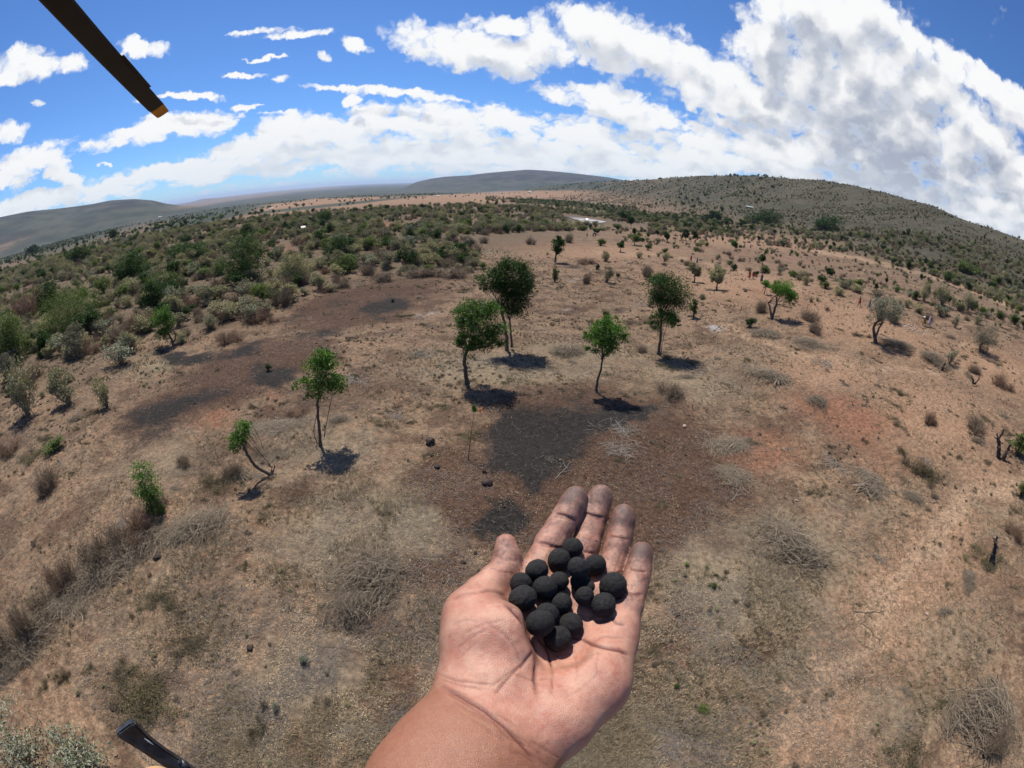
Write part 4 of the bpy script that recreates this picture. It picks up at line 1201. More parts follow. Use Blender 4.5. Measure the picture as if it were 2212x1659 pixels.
NAME = {'olive': 'shrub', 'green': 'bush', 'dark': 'evergreen_bush', 'pale': 'silver_shrub', 'dry': 'dry_shrub', 'thorn': 'thorn_shrub', 'pile': 'brush_pile', 'tuft': 'grass_tuft', 'mat': 'low_scrub', 'fan': 'dead_twigs'}
CAT = {'olive': 'shrub', 'green': 'bush', 'dark': 'bush', 'pale': 'shrub', 'dry': 'shrub', 'thorn': 'shrub', 'pile': 'brush pile', 'tuft': 'grass tuft', 'mat': 'scrub', 'fan': 'twigs'}


def put_shrub(kind, P, r, hz=1.0, rot=None, var=None, parts=False, stretch=1.0):
    """one shrub of radius r (m) standing at P"""
    d = PROTO[kind][random.randrange(len(PROTO[kind])) if var is None else var]
    rot = random.uniform(0, 6.28) if rot is None else rot
    S = (r * stretch, r / stretch, r * hz)
    if parts:
        e = empty(NAME[kind], tuple(P)); e.rotation_euler = (0, 0, rot); e.scale = S
        if 'fol' in d: obj('foliage', d['fol'], e)
        obj('branches' if kind in ('pile', 'dry', 'thorn', 'fan') else 'stems', d['stem'], e)
        return e
    o = obj(NAME[kind], d['all']); o.location = tuple(P); o.rotation_euler = (0, 0, rot); o.scale = S
    return o


def shrub_px(kind, x, y, w, h, label, group=None, parts=None, var=None, rot=None, stretch=1.0):
    """a shrub whose picture is centred on x, y and w by h pixels large"""
    P = ground_at(x, y + h * .42)
    dist = np.linalg.norm(P - CP)
    r = w / 2 / FPX * dist / 1.02
    el = math.asin(np.clip((CP[2] - P[2]) / dist, 0, 1))
    # picture height = depth of the footprint plus the standing height
    hz = max(.16, (h / FPX * dist - .75 * r * math.sin(el)) / (1.45 * r * math.cos(el)))
    P[2] -= .03
    o = put_shrub(kind, P, r, hz, rot, var, parts if parts is not None else w > 34, stretch)
    tag(o, label, CAT[kind], group)
    return o


def tree(name, label, cat, base, paths, crowns, nleaf, lsize, m_leaf=None, m_bark=None, limbs=10, clump=.17, nclump=60, up=.5, group=None, flip=0.0, shell=.5, aspect=.5):
    """base, paths and crowns are read off the picture and stood up at the distance of the base.
    paths: list of (points (x, y, depth shift m), r0 m, r1 m); crowns: (x, y, rx, ry[, shift])"""
    B = ground_at(*base)
    hd = math.hypot(B[0], B[1])

    def at(x, y, sh=0.0):
        d = ray(float(x), float(y)); k = (hd + sh) / math.hypot(d[0], d[1])
        return CP + d * k
    e = empty(name, tuple(B)); tag(e, label, cat, group)
    dist = np.linalg.norm(B - CP)
    ells = []
    for c in crowns:
        sh = c[4] if len(c) > 4 else 0.0
        p = at(c[0], c[1], sh) - B
        rx, rz = c[2] / FPX * dist * 1.06, c[3] / FPX * dist * 1.10
        ells.append((p, (rx, rx * .95, rz)))
        for _ in range(3):                      # ragged lobes on the rim
            dq = unit(1)[0]; f_ = rng.uniform(.28, .46)
            ells.append((p + dq * np.array([rx, rx, rz]) * rng.uniform(.80, 1.12) + [0, 0, -.15 * rz], (rx * f_, rx * f_, rz * f_)))
    tt_ = []
    tops = []
    for pts, r0, r1 in paths:
        t = MB(); tt_.append(t)
        P = np.array([at(*q) - B for q in pts])
        # smooth the bends
        k = len(P); u = np.linspace(0, k - 1, (k - 1) * 4 + 1)
        Q = np.stack([np.interp(u, np.arange(k), P[:, i]) for i in range(3)], 1)
        for _ in range(2): Q[1:-1] = .5 * Q[1:-1] + .25 * (Q[:-2] + Q[2:])
        Q[1:-1] += rng.normal(size=Q[1:-1].shape) * r0 * .25
        rad = np.linspace(r0, r1, len(Q)) * (1.35 if r0 > .05 else 1.1); rad[0] *= 1.45; Q[0, 2] -= .12
        t.tube(Q, rad, 7, tint=rng.random()); tops.append((Q[-1], r1))
    L, cl = crown_points(ells, int(nleaf * 2.8), clump * 1.08, int(nclump * 1.25), shell)
    lsize = lsize * 1.08
    for i in range(limbs):
        tp, r1 = tops[i % len(tops)]; t = tt_[i % len(tops)]
        g = cl[rng.integers(0, len(cl))]
        mid = (tp + g) / 2 + rng.normal(size=3) * .12 + [0, 0, -.1]
        t.tube([tp - [0, 0, .10], mid * .5 + tp * .5 + rng.normal(size=3) * .03, mid, g], [r1 * .8, r1 * .55, r1 * .4, .008], 5, tint=rng.random())
    n2 = limbs * 5
    a = cl[rng.integers(0, len(cl), n2)]
    tt = np.array([tops[j % len(tops)][0] for j in range(n2)])
    A = tt + (a - tt) * rng.uniform(.3, .8, n2)[:, None]
    for j in range(len(tops)):
        k_ = slice(j, None, len(tops)); tt_[j].sticks(A[k_], (A[k_] + a[k_]) / 2 + rng.normal(size=a[k_].shape) * .05, a[k_] + rng.normal(size=a[k_].shape) * .1, .012)
        obj('trunk', tt_[j].mesh('trunk', [m_bark or M_BARK], True), e)
    f = MB(); f.leaves(L, lsize, 0, aspect, up)
    obj('crown', f.mesh('crown', [m_leaf or M_LEAF]), e)
    return e, B
# ------------------------------------------------------------------ the young trees of the clearing
tree('young_tree', 'slender young tree with small green crown standing alone left of the charcoal patch', 'tree', (692, 963),
     [([(692, 963), (689, 915), (684, 875), (690, 838)], .085, .05), ([(686, 958, .3), (676, 935, .3), (688, 880, .2)], .03, .02), ([(700, 940, -.2), (712, 880), (718, 850)], .025, .015)],
     [(694, 800, 36, 36), (700, 775, 24, 18), (728, 824, 20, 18), (700, 838, 36, 20), (648, 824, 18, 13)], 1700, .15, limbs=16, clump=.16, nclump=80)
tree('leafy_tree', 'bright green leafy tree with bent trunk, in front of the tallest tree', 'tree', (1010, 827),
     [([(1010, 827), (1004, 800), (1003, 775), (1010, 755)], .14, .09)],
     [(1026, 700, 38, 48), (1012, 680, 26, 30), (1052, 668, 26, 26), (1072, 716, 24, 20), (1006, 735, 20, 18), (1050, 735, 26, 18)], 4200, .15, M_LEAF, limbs=14, clump=.19, nclump=110)
tree('tall_tree', 'tallest dark tree on two thin trunks, behind the bright leafy tree', 'tree', (1095, 757),
     [([(1095, 757), (1094, 720), (1088, 690), (1082, 664)], .13, .08), ([(1106, 748, .4), (1103, 715, .4), (1101, 690, .4)], .08, .06)],
     [(1106, 600, 38, 40), (1078, 610, 30, 24), (1050, 606, 24, 18), (1122, 640, 26, 42), (1105, 655, 26, 28), (1136, 595, 14, 26), (1094, 575, 22, 14)], 6500, .16, M_DARKG, limbs=18, clump=.18, nclump=160)
tree('round_tree', 'small round-crowned tree with crooked thin trunk just right of the charcoal patch', 'tree', (1289, 847),
     [([(1289, 847), (1290, 822), (1299, 795), (1301, 775)], .085, .05)],
     [(1311, 715, 34, 26), (1313, 698, 18, 14), (1332, 722, 20, 18), (1285, 728, 18, 18), (1306, 745, 30, 18), (1308, 688, 8, 10)], 2300, .155, M_LEAF2, limbs=16, clump=.16, nclump=90)
tree('dark_tree', 'dark round-crowned tree on a tall bare trunk, right of the clearing', 'tree', (1422, 766),
     [([(1422, 766), (1426, 735), (1428, 705), (1430, 680)], .12, .07)],
     [(1442, 622, 42, 25), (1434, 608, 28, 14), (1460, 645, 27, 19), (1418, 645, 20, 15), (1440, 640, 30, 19)], 4300, .15, M_DARKG, limbs=14, clump=.2, nclump=100)
tree('drooping_sapling', 'pale drooping sapling with leaning thin stems against the dark tree trunk', 'sapling', (1426, 764),
     [([(1427, 765, -.5), (1432, 730, -.5), (1442, 700, -.5), (1440, 682, -.5)], .035, .025), ([(1424, 766, -.4), (1430, 725, -.4), (1434, 690, -.4)], .02, .015)],
     [(1436, 684, 26, 12, -1.2), (1416, 700, 12, 9, -1.2), (1456, 694, 12, 9, -1.2)], 1300, .15, M_LEAF2, limbs=8, nclump=30)
tree('narrow_tree', 'narrow upright tree with neat oval crown beyond the tall pair', 'tree', (1199, 567),
     [([(1199, 567), (1200, 556), (1202, 546)], .13, .1)],
     [(1205, 528, 12, 15), (1203, 540, 9, 8), (1205, 518, 8, 6)], 1300, .26, M_DARKG, limbs=8, clump=.18, nclump=50)
tree('forked_tree', 'green forked tree with wide crown beside a dead shrub, right of the clearing', 'tree', (1667, 688),
     [([(1667, 688), (1672, 672), (1678, 655)], .17, .1), ([(1667, 688), (1664, 668), (1660, 652)], .12, .06)],
     [(1692, 622, 22, 14), (1700, 636, 18, 12), (1676, 624, 12, 10), (1712, 650, 7, 10)], 1900, .17, M_LEAF2, limbs=12, clump=.18, nclump=60)
tree('small_tree', 'tiny green tree seen just left of the forked tree crown', 'tree', (1650, 636),
     [([(1650, 636), (1653, 626), (1654, 618)], .06, .04)], [(1655, 612, 9, 7)], 420, .17, M_LEAF2, limbs=5, nclump=20)
tree('olive_tree', 'grey olive-like tree with twisted trunk and spreading silvery crown on the right slope', 'tree', (1892, 740),
     [([(1892, 740), (1888, 722), (1886, 706), (1896, 694)], .20, .09), ([(1890, 730), (1898, 712), (1906, 698)], .12, .07)],
     [(1916, 664, 34, 20), (1898, 676, 18, 16), (1936, 676, 20, 18), (1910, 686, 20, 10), (1880, 690, 9, 10)], 2600, .13, M_PALE, M_BARK, limbs=20, clump=.16, nclump=110)
tree('bushy_tree', 'bushy grey-green tree low to the ground near the right edge', 'tree', (2120, 762),
     [([(2120, 762), (2118, 748), (2122, 738)], .16, .09)],
     [(2130, 722, 26, 20), (2118, 735, 18, 14), (2144, 730, 14, 16), (2124, 750, 13, 10)], 1900, .13, M_OLIVE, M_BARK, limbs=14, nclump=80)
tree('corner_tree', 'small green tree with split trunk where thicket meets clearing at upper left', 'tree', (375, 746),
     [([(375, 746), (371, 732), (363, 722)], .13, .08), ([(374, 744), (378, 732), (380, 722)], .07, .05)],
     [(352, 700, 22, 22), (346, 674, 17, 14), (366, 694, 12, 14), (350, 720, 14, 10)], 2300, .15, M_LEAF, limbs=10, clump=.19, nclump=70)
tree('leaning_tree', 'small tree with strongly bent leaning trunk and sparse light green tuft', 'tree', (586, 1026),
     [([(586, 1026), (566, 1015), (545, 1000), (530, 975), (522, 955)], .085, .06), ([(584, 1026), (588, 1008)], .04, .02)],
     [(526, 930, 17, 17), (518, 945, 20, 13), (534, 920, 10, 8), (506, 966, 12, 12)], 1000, .10, M_LEAF2, limbs=12, clump=.18, nclump=50)
tree('leafy_bush', 'bright green upright bush growing out of dry brush on the left', 'bush', (330, 1108),
     [([(330, 1108), (322, 1080), (312, 1050)], .06, .04), ([(332, 1108), (338, 1085)], .04, .03)],
     [(305, 1020, 21, 22), (318, 1050, 25, 22), (330, 1080, 24, 22), (334, 1102, 18, 14)], 2000, .095, M_LEAF, limbs=12, clump=.19, nclump=80)
tree('sapling', 'thin whip of a sapling with a few orange dead leaves left of the charcoal patch', 'sapling', (1011, 993),
     [([(1011, 993), (1015, 960), (1019, 925), (1025, 886)], .022, .010)], [(1023, 884, 4, 8)], 70, .13, M_LEAF2, limbs=4, nclump=8)
e_sap = [o for o in COL.objects if o.name == 'sapling'][0]
q = MB(); b0 = ground_at(1011, 993)
pts = np.array([(CP + ray(x, y) * (np.hypot(b0[0], b0[1]) / np.hypot(*ray(x, y)[:2]))) - b0 for x, y in ((1037, 884), (1040, 890), (1034, 882), (1046, 912), (1048, 918), (1042, 880), (1036, 893))])
q.leaves(np.repeat(pts, 3, 0) + rng.normal(size=(21, 3)) * .06, .16)
obj('dead_leaves', q.mesh('dead_leaves', [M_ORANGE]), e_sap)

# big dark trees in the thicket
for (x, y, w, h, mt, lab) in [
    (526, 560, 100, 112, M_DARKG, 'largest dark dense tree in the thicket on the left'),
    (150, 672, 150, 100, M_GREEN, 'broad bright green tree low in the thicket at far left'),
    (22, 735, 80, 100, M_GREEN, 'green tree cut by the left edge of the picture'),
    (105, 640, 46, 74, M_DARKG, 'dark upright tree just above the broad green tree on the left'),
    (332, 640, 50, 70, M_DARKG, 'dark narrow tree behind the small split-trunk tree'),
    (368, 628, 60, 44, M_DARKG, 'blue-green rounded tree right of the dark narrow tree'),
    (282, 580, 70, 64, M_DARKG, 'dark tree with a rounded double crown, left of the largest dark tree'),
    (355, 606, 80, 38, M_GREEN, 'low bright green tree below the double-crowned dark tree'),
    (170, 552, 46, 40, M_DARKG, 'dark tree on the skyline of the thicket at left'),
    (70, 541, 26, 18, M_DARKG, 'small dark round tree at the far left of the plain'),
    (534, 503, 36, 32, M_DARKG, 'dark round tree above the largest dark tree'),
    (405, 545, 76, 42, M_DARKG, 'spreading green tree left of the largest dark tree'),
    (245, 505, 20, 18, M_DARKG, 'lone round dark tree on the tan plain at left'),
    (730, 535, 60, 50, M_DARKG, 'dark tree right of the bare red patch in the thicket'),
    (745, 570, 50, 38, M_GREEN, 'green tree at the thicket edge above the burnt strips'),
    (635, 580, 76, 60, M_OLIVE, 'grey-green tree right of the largest dark tree'),
    (700, 470, 40, 24, M_DARKG, 'dark tree in the middle of the plain'),
    (1540, 466, 30, 20, M_DARKG, 'dark tree at the foot of the right hill'),
    (1790, 482, 60, 30, M_DARKG, 'large dark tree group crown at the foot of the right hill'),
    (1650, 470, 80, 26, M_DARKG, 'wide dark tree in the belt below the hill'),
    (1345, 466, 24, 22, M_DARKG, 'dark tree by the far end of the pond')]:
    nl = int(np.clip(w * h * .8, 700, 5200))
    P = ground_at(x, y + h * .46); dist = np.linalg.norm(P - CP)
    tree('dense_tree', lab, 'tree', (x, y + h * .46), [([(x, y + h * .46), (x + 2, y + h * .2)], .18, .12)],
         [(x - w * .18, y + h * .02, w * .34, h * .40), (x + w * .20, y - h * .06, w * .32, h * .40), (x, y - h * .22, w * .30, h * .28), (x + w * .05, y + h * .24, w * .42, h * .24), (x - w * .27, y + h * .20, w * .24, h * .24)],
         nl, max(.17, 2.6 / FPX * dist), mt, limbs=6, clump=.2, nclump=int(np.clip(nl / 22, 30, 200)), group='trees standing out of the left thicket and the belt below the hill')

# small trees dotted over the far right of the clearing
for i, (x, y, w, h, lab) in enumerate([
    (1370, 502, 9, 20, 'little tree with a flat top right of the pond'), (1399, 508, 10, 12, 'little dark cone-shaped tree, third right of the pond'), (1420, 503, 8, 14, 'little tree on a thin stem right of the cone-shaped one'),
    (1441, 513, 12, 22, 'little dark upright tree before the taller forked one'), (1481, 507, 18, 26, 'small tree widening upward like a funnel'), (1501, 512, 14, 26, 'small dark tree just right of the funnel-shaped one'),
    (1587, 530, 14, 26, 'small green tree on a bare stem in mid plain at right'), (1647, 560, 14, 24, 'small dark-topped tree leaning, above the walkers'), (1340, 533, 14, 22, 'dark rounded little tree on bare ground, centre right'),
    (1370, 517, 30, 24, 'olive green rounded shrub-tree on bare ground, centre right'), (1289, 500, 14, 14, 'small tree beside the pond'), (1363, 478, 14, 30, 'slim dark tree at the right end of the pond'),
    (1792, 588, 20, 22, 'dark green compact tree on the right slope'), (1500, 588, 30, 44, 'slender grey-green tree behind the dark round-crowned tree'), (1548, 600, 34, 52, 'bare-looking grey tree with twisted stems on the right'),
    (1498, 665, 18, 44, 'thin sapling right of the dark tree'), (1893, 620, 9, 16, 'small dark upright tree above the olive tree'), (1915, 606, 7, 14, 'dark little tree uppermost on the right slope')]):
    mt = [M_DARKG, M_GREEN, M_DARKG, M_DARKG, M_DARKG, M_DARKG, M_LEAF, M_DARKG, M_DARKG, M_GREEN, M_DARKG, M_DARKG, M_DARKG, M_OLIVE, M_OLIVE, M_GREEN, M_DARKG, M_DARKG][i]
    P = ground_at(x, y + h / 2); dist = np.linalg.norm(P - CP)
    tree('little_tree', lab, 'tree', (x, y + h / 2), [([(x, y + h / 2), (x + 1, y + h * .1)], .10, .06)], [(x, y - h * .15, w * .42, h * .27), (x + w * .15, y - h * .02, w * .3, h * .2)],
         int(120 + w * h * 1.1), 2.2 / FPX * dist, mt, limbs=6, nclump=24, group='little trees on the far right plain')

# ------------------------------------------------------------------ shrubs that can be told apart
for (k, x, y, w, h, lab) in [
    ('olive', 172, 738, 84, 78, 'round grey-green shrub with visible stems below the broad green tree'),
    ('olive', 62, 845, 100, 120, 'tall loose grey-green shrub at the left edge'),
    ('olive', 150, 838, 90, 84, 'grey-green shrub right of the tall loose one at left'),
    ('olive', 20, 800, 60, 70, 'grey-green shrub at the left edge under the green tree'),
    ('pale', 260, 765, 100, 60, 'pale straggling shrub by the clearing edge on the left'),
    ('olive', 232, 850, 50, 70, 'thin dark shrub left of the burnt strip'),
    ('mat', 70, 970, 80, 34, 'low dry shrub at the left, below the loose grey-green shrubs'),
    ('thorn', 20, 965, 60, 40, 'low brown shrub cut by the left edge'),
    ('dry', 95, 1030, 90, 80, 'dry twiggy shrub left of the upright green bush'),
    ('green', 115, 960, 70, 34, 'small half green shrub among dry grass at left'),
    ('dry', 620, 630, 60, 70, 'brown leafless shrub at the thicket edge, tallest of the brown ones'),
    ('thorn', 560, 665, 90, 60, 'brown leafless shrub behind the burnt strips'),
    ('thorn', 480, 662, 90, 50, 'wide brown leafless shrub left of its tall brown neighbour'),
    ('thorn', 420, 640, 70, 50, 'brown shrub between dark trees and clearing'),
    ('thorn', 490, 715, 90, 46, 'reddish low thorn heap right of the split-trunk tree'),
    ('thorn', 60, 650, 120, 70, 'wide reddish brown shrub at far left'),
    ('thorn', 290, 690, 80, 56, 'brown shrub left of the split-trunk tree'),
    ('dry', 900, 580, 100, 40, 'brown dry shrub at the upper edge of the clearing'),
    ('dry', 985, 582, 110, 44, 'long brown dry shrub touching the tall tree'),
    ('dry', 820, 592, 80, 40, 'dry shrub left of the long brown one'),
    ('dry', 1145, 590, 40, 60, 'grey twiggy shrub behind the tall tree, right side'),
    ('olive', 840, 560, 60, 44, 'grey-green shrub above the dry ones at clearing edge'),
    ('olive', 942, 500, 34, 24, 'rounded shrub on the red ground, left one of two'),
    ('dry', 1050, 515, 30, 24, 'rounded leafless shrub on the red ground, right one of two'),
    ('dry', 1145, 515, 30, 30, 'small leafless tree-like shrub with dark foot on the red ground'),
    ('dry', 1228, 510, 34, 34, 'grey round shrub near the narrow upright tree'),
    ('thorn', 1262, 560, 60, 22, 'reddish low shrub right of the narrow upright tree'),
    ('olive', 1308, 552, 30, 30, 'pale green shrub on bare ground, upper one'),
    ('olive', 1310, 592, 36, 42, 'pale green upright shrub in mid clearing'),
    ('dry', 1263, 596, 34, 38, 'leafless fan-shaped shrub left of the pale green upright one'),
    ('green', 1199, 592, 22, 40, 'small green shrub below the narrow upright tree'),
    ('dry', 1400, 580, 40, 40, 'grey dry shrub above the dark round tree'),
    ('dry', 1405, 542, 0.1, 0.1, '') if False else ('green', 1297, 522, 30, 20, 'little green shrub left of dark rounded little tree'),
    ('dry', 1638, 655, 46, 46, 'dense dark dead shrub against the forked tree'),
    ('dry', 1745, 672, 60, 46, 'grey brown shrub right of the forked tree'),
    ('dry', 1760, 700, 50, 40, 'dry shrub lower right of the forked tree'),
    ('olive', 1812, 628, 40, 24, 'grey shrub left of the olive tree, lower of two'),
    ('olive', 1850, 622, 44, 24, 'grey shrub left of the olive tree, upper of two'),
    ('olive', 1742, 606, 30, 24, 'grey-green shrub below the compact tree'),
    ('olive', 2035, 640, 44, 46, 'dark grey-green shrub behind the two walkers'),
    ('olive', 1995, 630, 30, 50, 'pale upright shrub between olive tree and dark shrub'),
    ('olive', 2090, 655, 40, 40, 'pale shrub right of the dark grey-green one'),
    ('pale', 2042, 672, 36, 22, 'low silvery shrub on the walkers path'),
    ('pale', 2062, 695, 24, 30, 'small silvery shrub with dark foot on the right slope'),
    ('pale', 2050, 770, 34, 40, 'silver-leaved bush beside a grey brush heap at right'),
    ('green', 2090, 580, 80, 26, 'flat green bush row high on the right slope'),
    ('dark', 1963, 575, 22, 16, 'dark round bush high on the right slope'),
    ('olive', 2168, 600, 50, 30, 'grey bush at the right edge'),
    ('thorn', 2010, 900, 40, 40, 'dark brown shrub with grey top on the right slope'),
    ('mat', 1940, 870, 50, 18, 'low greenish shrub left of its brown neighbour at right'),
    ('mat', 1945, 905, 60, 24, 'low dry patch shrub on the right'),
    ('mat', 1995, 985, 90, 100, 'long dark olive shrub on the sandy slope at right'),
    ('mat', 1948, 960, 34, 34, 'small olive shrub touching the long one'),
    ('dry', 2110, 905, 80, 50, 'dry grey shrub near the right edge, above the stumps'),
    ('thorn', 2170, 822, 60, 40, 'reddish brown shrub near the right edge'),
    ('dry', 2100, 790, 44, 30, 'dry shrub with dark base at right'),
    ('green', 2205, 1055, 40, 34, 'green low bush cut by the right edge'),
    ('thorn', 2190, 1140, 60, 40, 'rusty brown leaf heap shrub at the right edge'),
    ('mat', 285, 1500, 120, 90, 'darkest knot of the low scrub in the lower left'), ('mat', 330, 1450, 110, 80, 'right-hand lobe of the low scrub in the lower left'), ('mat', 300, 1460, 170, 110, 'low dark mat of scrub in the lower left'),
    ('mat', 255, 1440, 80, 60, 'left shoulder of the dark scrub in the lower left, thinner'),
    ('mat', 315, 1515, 110, 70, 'lower clump of dark scrub in the lower left, above the black step'),
    ('mat', 135, 1440, 44, 60, 'small grey-green weed tuft above the bottom left leafy bush'),
    ('mat', 90, 1470, 44, 40, 'little dry weed at lower left'),
    ('tuft', 570, 1500, 60, 60, 'straw tuft with yellowing leaves in the lower left centre'),
    ('mat', 560, 1560, 60, 70, 'grey-green weed with drying leaves near the bottom'),
    ('pale', 600, 1522, 28, 24, 'small blue-grey rosette plant near the bottom'),
    ('pale', 659, 1418, 34, 28, 'blue-grey rosette plant alone on straw'),
    ('green', 1484, 1216, 18, 13, 'tiny green sprout right of the little finger'),
    ('green', 1539, 1262, 22, 16, 'bright green sprout right of the hand'),
    ('green', 1518, 1525, 32, 20, 'green sprout at lower right of the hand'),
    ('green', 1460, 1478, 18, 14, 'smallest green sprout beside the hand edge'),
    ('mat', 1500, 1560, 60, 44, 'straw coloured weed below the green sprout'),
    ('mat', 1960, 1590, 120, 80, 'grey-brown weed patch near the bottom right'),
    ('dry', 2150, 1580, 80, 90, 'dark dead bush near the bottom right corner'),
    ('mat', 1430, 1078, 40, 24, 'dark weed on bare brown soil above the little finger'),
    ('mat', 830, 1100, 50, 30, 'scrubby weed left of the thumb'),
    ('tuft', 580, 1040, 44, 30, 'dark straw tuft at the foot of the leaning tree'),
    ('mat', 460, 1020, 90, 70, 'dry grey shrub left of the leaning tree trunk'),
    ('dry', 395, 990, 60, 40, 'dry grey shrub behind the upright green bush'),
    ('dry', 1450, 830, 90, 60, 'grey dead shrub right of the round-crowned tree'),
    ('mat', 2140, 1180, 110, 60, 'dry weeds round the right-hand stump')]:
    shrub_px(k, x, y, w, h, lab)

for (k, x, y, w, h, lab) in [('olive', 1232, 487, 40, 17, 'grey-green bush hiding the near left bank of the pond'), ('green', 1262, 493, 30, 14, 'green bush on the near bank of the pond'), ('olive', 1300, 492, 44, 14, 'wide grey-green bush on the near bank of the pond'),
    ('olive', 1248, 478, 20, 12, 'grey bush standing up in front of the pond water'), ('green', 1283, 481, 16, 10, 'small green bush in the middle of the pond front'), ('olive', 1216, 474, 30, 14, 'bush at the left tip of the pond'), ('green', 1335, 490, 30, 14, 'bush at the right tip of the pond')]:
    shrub_px(k, x, y, w, h, lab)

# the loose pale bush close under the camera at the bottom left
for (x, y, w, h, lab) in [(60, 1590, 190, 170, 'pale leafy bush in the bottom left corner, upper and larger half'), (180, 1620, 150, 110, 'pale leafy bush in the bottom left corner, right half with white dead leaves')]:
    P = ground_at(x, y + h * .3); dist = np.linalg.norm(P - CP); r = w / 2 / FPX * dist
    e = empty('leafy_shrub', tuple(P)); tag(e, lab, 'shrub')
    Lp, cl = crown_points([((0, 0, r * .5), (r, r, r * .6)), ((r * .4, 0, r * .6), (r * .5, r * .6, r * .5)), ((-r * .4, r * .2, r * .5), (r * .5, r * .6, r * .5))], 1500, .13, 110, .3)
    Lp[:, 2] = np.abs(Lp[:, 2])
    f = MB(); f.leaves(Lp, .17, 0, .36, .9); obj('foliage', f.mesh('leafy_shrub_foliage', [M_PALE]), e)
    t = MB(); A = rng.normal(size=(70, 3)) * .12; A[:, 2] = 0; c = cl[rng.integers(0, len(cl), 70)]
    t.sticks(A, (A + c) / 2 + [0, 0, .05], c, .012); obj('stems', t.mesh('leafy_shrub_stems', [M_TWIG]), e)

# heaps of cut branches
for (x, y, w, h, lab) in [
    (1718, 1138, 175, 110, 'large tangled heap of grey cut branches right of the hand'),
    (800, 1195, 170, 110, 'pale tangled brush heap left of the thumb, upper part'),
    (755, 1275, 130, 110, 'grey brush heap left of the thumb, lower part'),
    (1216, 738, 100, 50, 'brown brush heap between the tall tree and the round tree'),
    (1655, 708, 90, 36, 'brush heap in front of the forked tree'),
    (1750, 730, 76, 32, 'flat brush heap right of the forked tree'),
    (1668, 800, 120, 50, 'wide flat brush heap on sandy ground at right'),
    (1790, 770, 100, 40, 'scattered grey brush right of the wide flat heap'),
    (1765, 850, 60, 50, 'small dark brush heap on the right'),
    (1575, 948, 120, 40, 'charred brush heap on red soil, upper'),
    (1590, 1010, 100, 34, 'charred brush heap on red soil, lower'),
    (1870, 1020, 150, 60, 'long low grey brush heap on the right slope'),
    (1810, 985, 110, 34, 'thin dark brush above the long low heap'),
    (2020, 760, 80, 36, 'grey brush heap beside the silver-leaved bush'),
    (1950, 735, 80, 30, 'grey brush under the olive tree'),
    (2130, 1490, 180, 130, 'large dry brush heap near the bottom right corner'),
    (2060, 1520, 100, 80, 'dark thin brush left of the large bottom right heap'),
    (430, 1100, 150, 90, 'reddish tangled twigs right of the upright green bush'),
    (760, 800, 110, 40, 'dry vine heap right of the slender young tree'),
    (900, 745, 110, 40, 'dry twigs heap left of the bright leafy tree'),
    (1340, 950, 110, 44, 'pale bare twigs lying across the charcoal patch edge'),
    (1185, 978, 34, 34, 'little fan of bleached twigs on the charcoal patch'),
    (1330, 910, 120, 40, 'dead branch with thin twigs below the round tree'),
    (600, 905, 120, 36, 'dark brush row between slender young tree and leaning tree'),
    (850, 880, 80, 40, 'dry twig scatter above the brown clods'),
    (1000, 1640, 0, 0, '')]:
    if w: shrub_px('fan' if (x, y) in ((1340, 950), (1185, 978), (1330, 910), (850, 880), (900, 745), (760, 800), (1810, 985), (1790, 770)) else 'pile', x, y, w, h, lab)

# the hedge-like windrow of dry brush that runs down the left side
HEDGE = [(300, 1120, 90, 90), (262, 1150, 100, 90), (215, 1185, 100, 90), (172, 1215, 90, 84), (135, 1240, 80, 70), (100, 1280, 90, 80), (60, 1320, 90, 90), (22, 1360, 90, 100), (0, 1390, 80, 80), (340, 1075, 60, 50), (500, 1000, 70, 50), (560, 965, 70, 36), (645, 888, 60, 30)]
for i, (x, y, w, h) in enumerate(HEDGE):
    x += random.uniform(-12, 12); y += random.uniform(-8, 8); h *= random.uniform(.8, 1.35); w *= random.uniform(.9, 1.25)
    shrub_px('dry' if i % 4 else 'thorn', x, y, w, h, 'dry brown brush, one of the clumps in the long row running down the left side', 'clumps of the long dry brush row on the left')
    if w > 60:
        shrub_px('pile', x + 16, y + 14, w * 1.2, h * .7, 'fallen twigs tangled into the long dry brush row on the left', 'twig tangles in the long dry brush row')

# ------------------------------------------------------------------ the thicket and the scattered scrub
CLEAR = [(-20, 900), (110, 850), (260, 770), (330, 752), (430, 735), (560, 700), (660, 655), (760, 612), (870, 595), (1020, 600), (1040, 560), (1000, 512), (1150, 500), (1330, 500), (1550, 520), (1800, 545), (2000, 590), (2240, 690), (2300, 1700), (-60, 1700)]


def in_poly(px, py, poly):
    c = np.zeros(px.shape, bool); n = len(poly); j = n - 1
    for i in range(n):
        xi, yi = poly[i]; xj, yj = poly[j]
        k = ((yi > py) != (yj > py)) & (px < (xj - xi) * (py - yi) / (yj - yi + 1e-9) + xi)
        c ^= k; j = i
    return c


def scatter_candidates(n, r0, r1, a0, a1):
    r = np.sqrt(rng.uniform(r0 ** 2, r1 ** 2, n)); a = np.radians(rng.uniform(a0, a1, n))
    x = r * np.sin(a); y = r * np.cos(a); z = height(x, y)
    px, py = project(np.stack([x, y, z], 1))
    return x, y, z, px, py, r


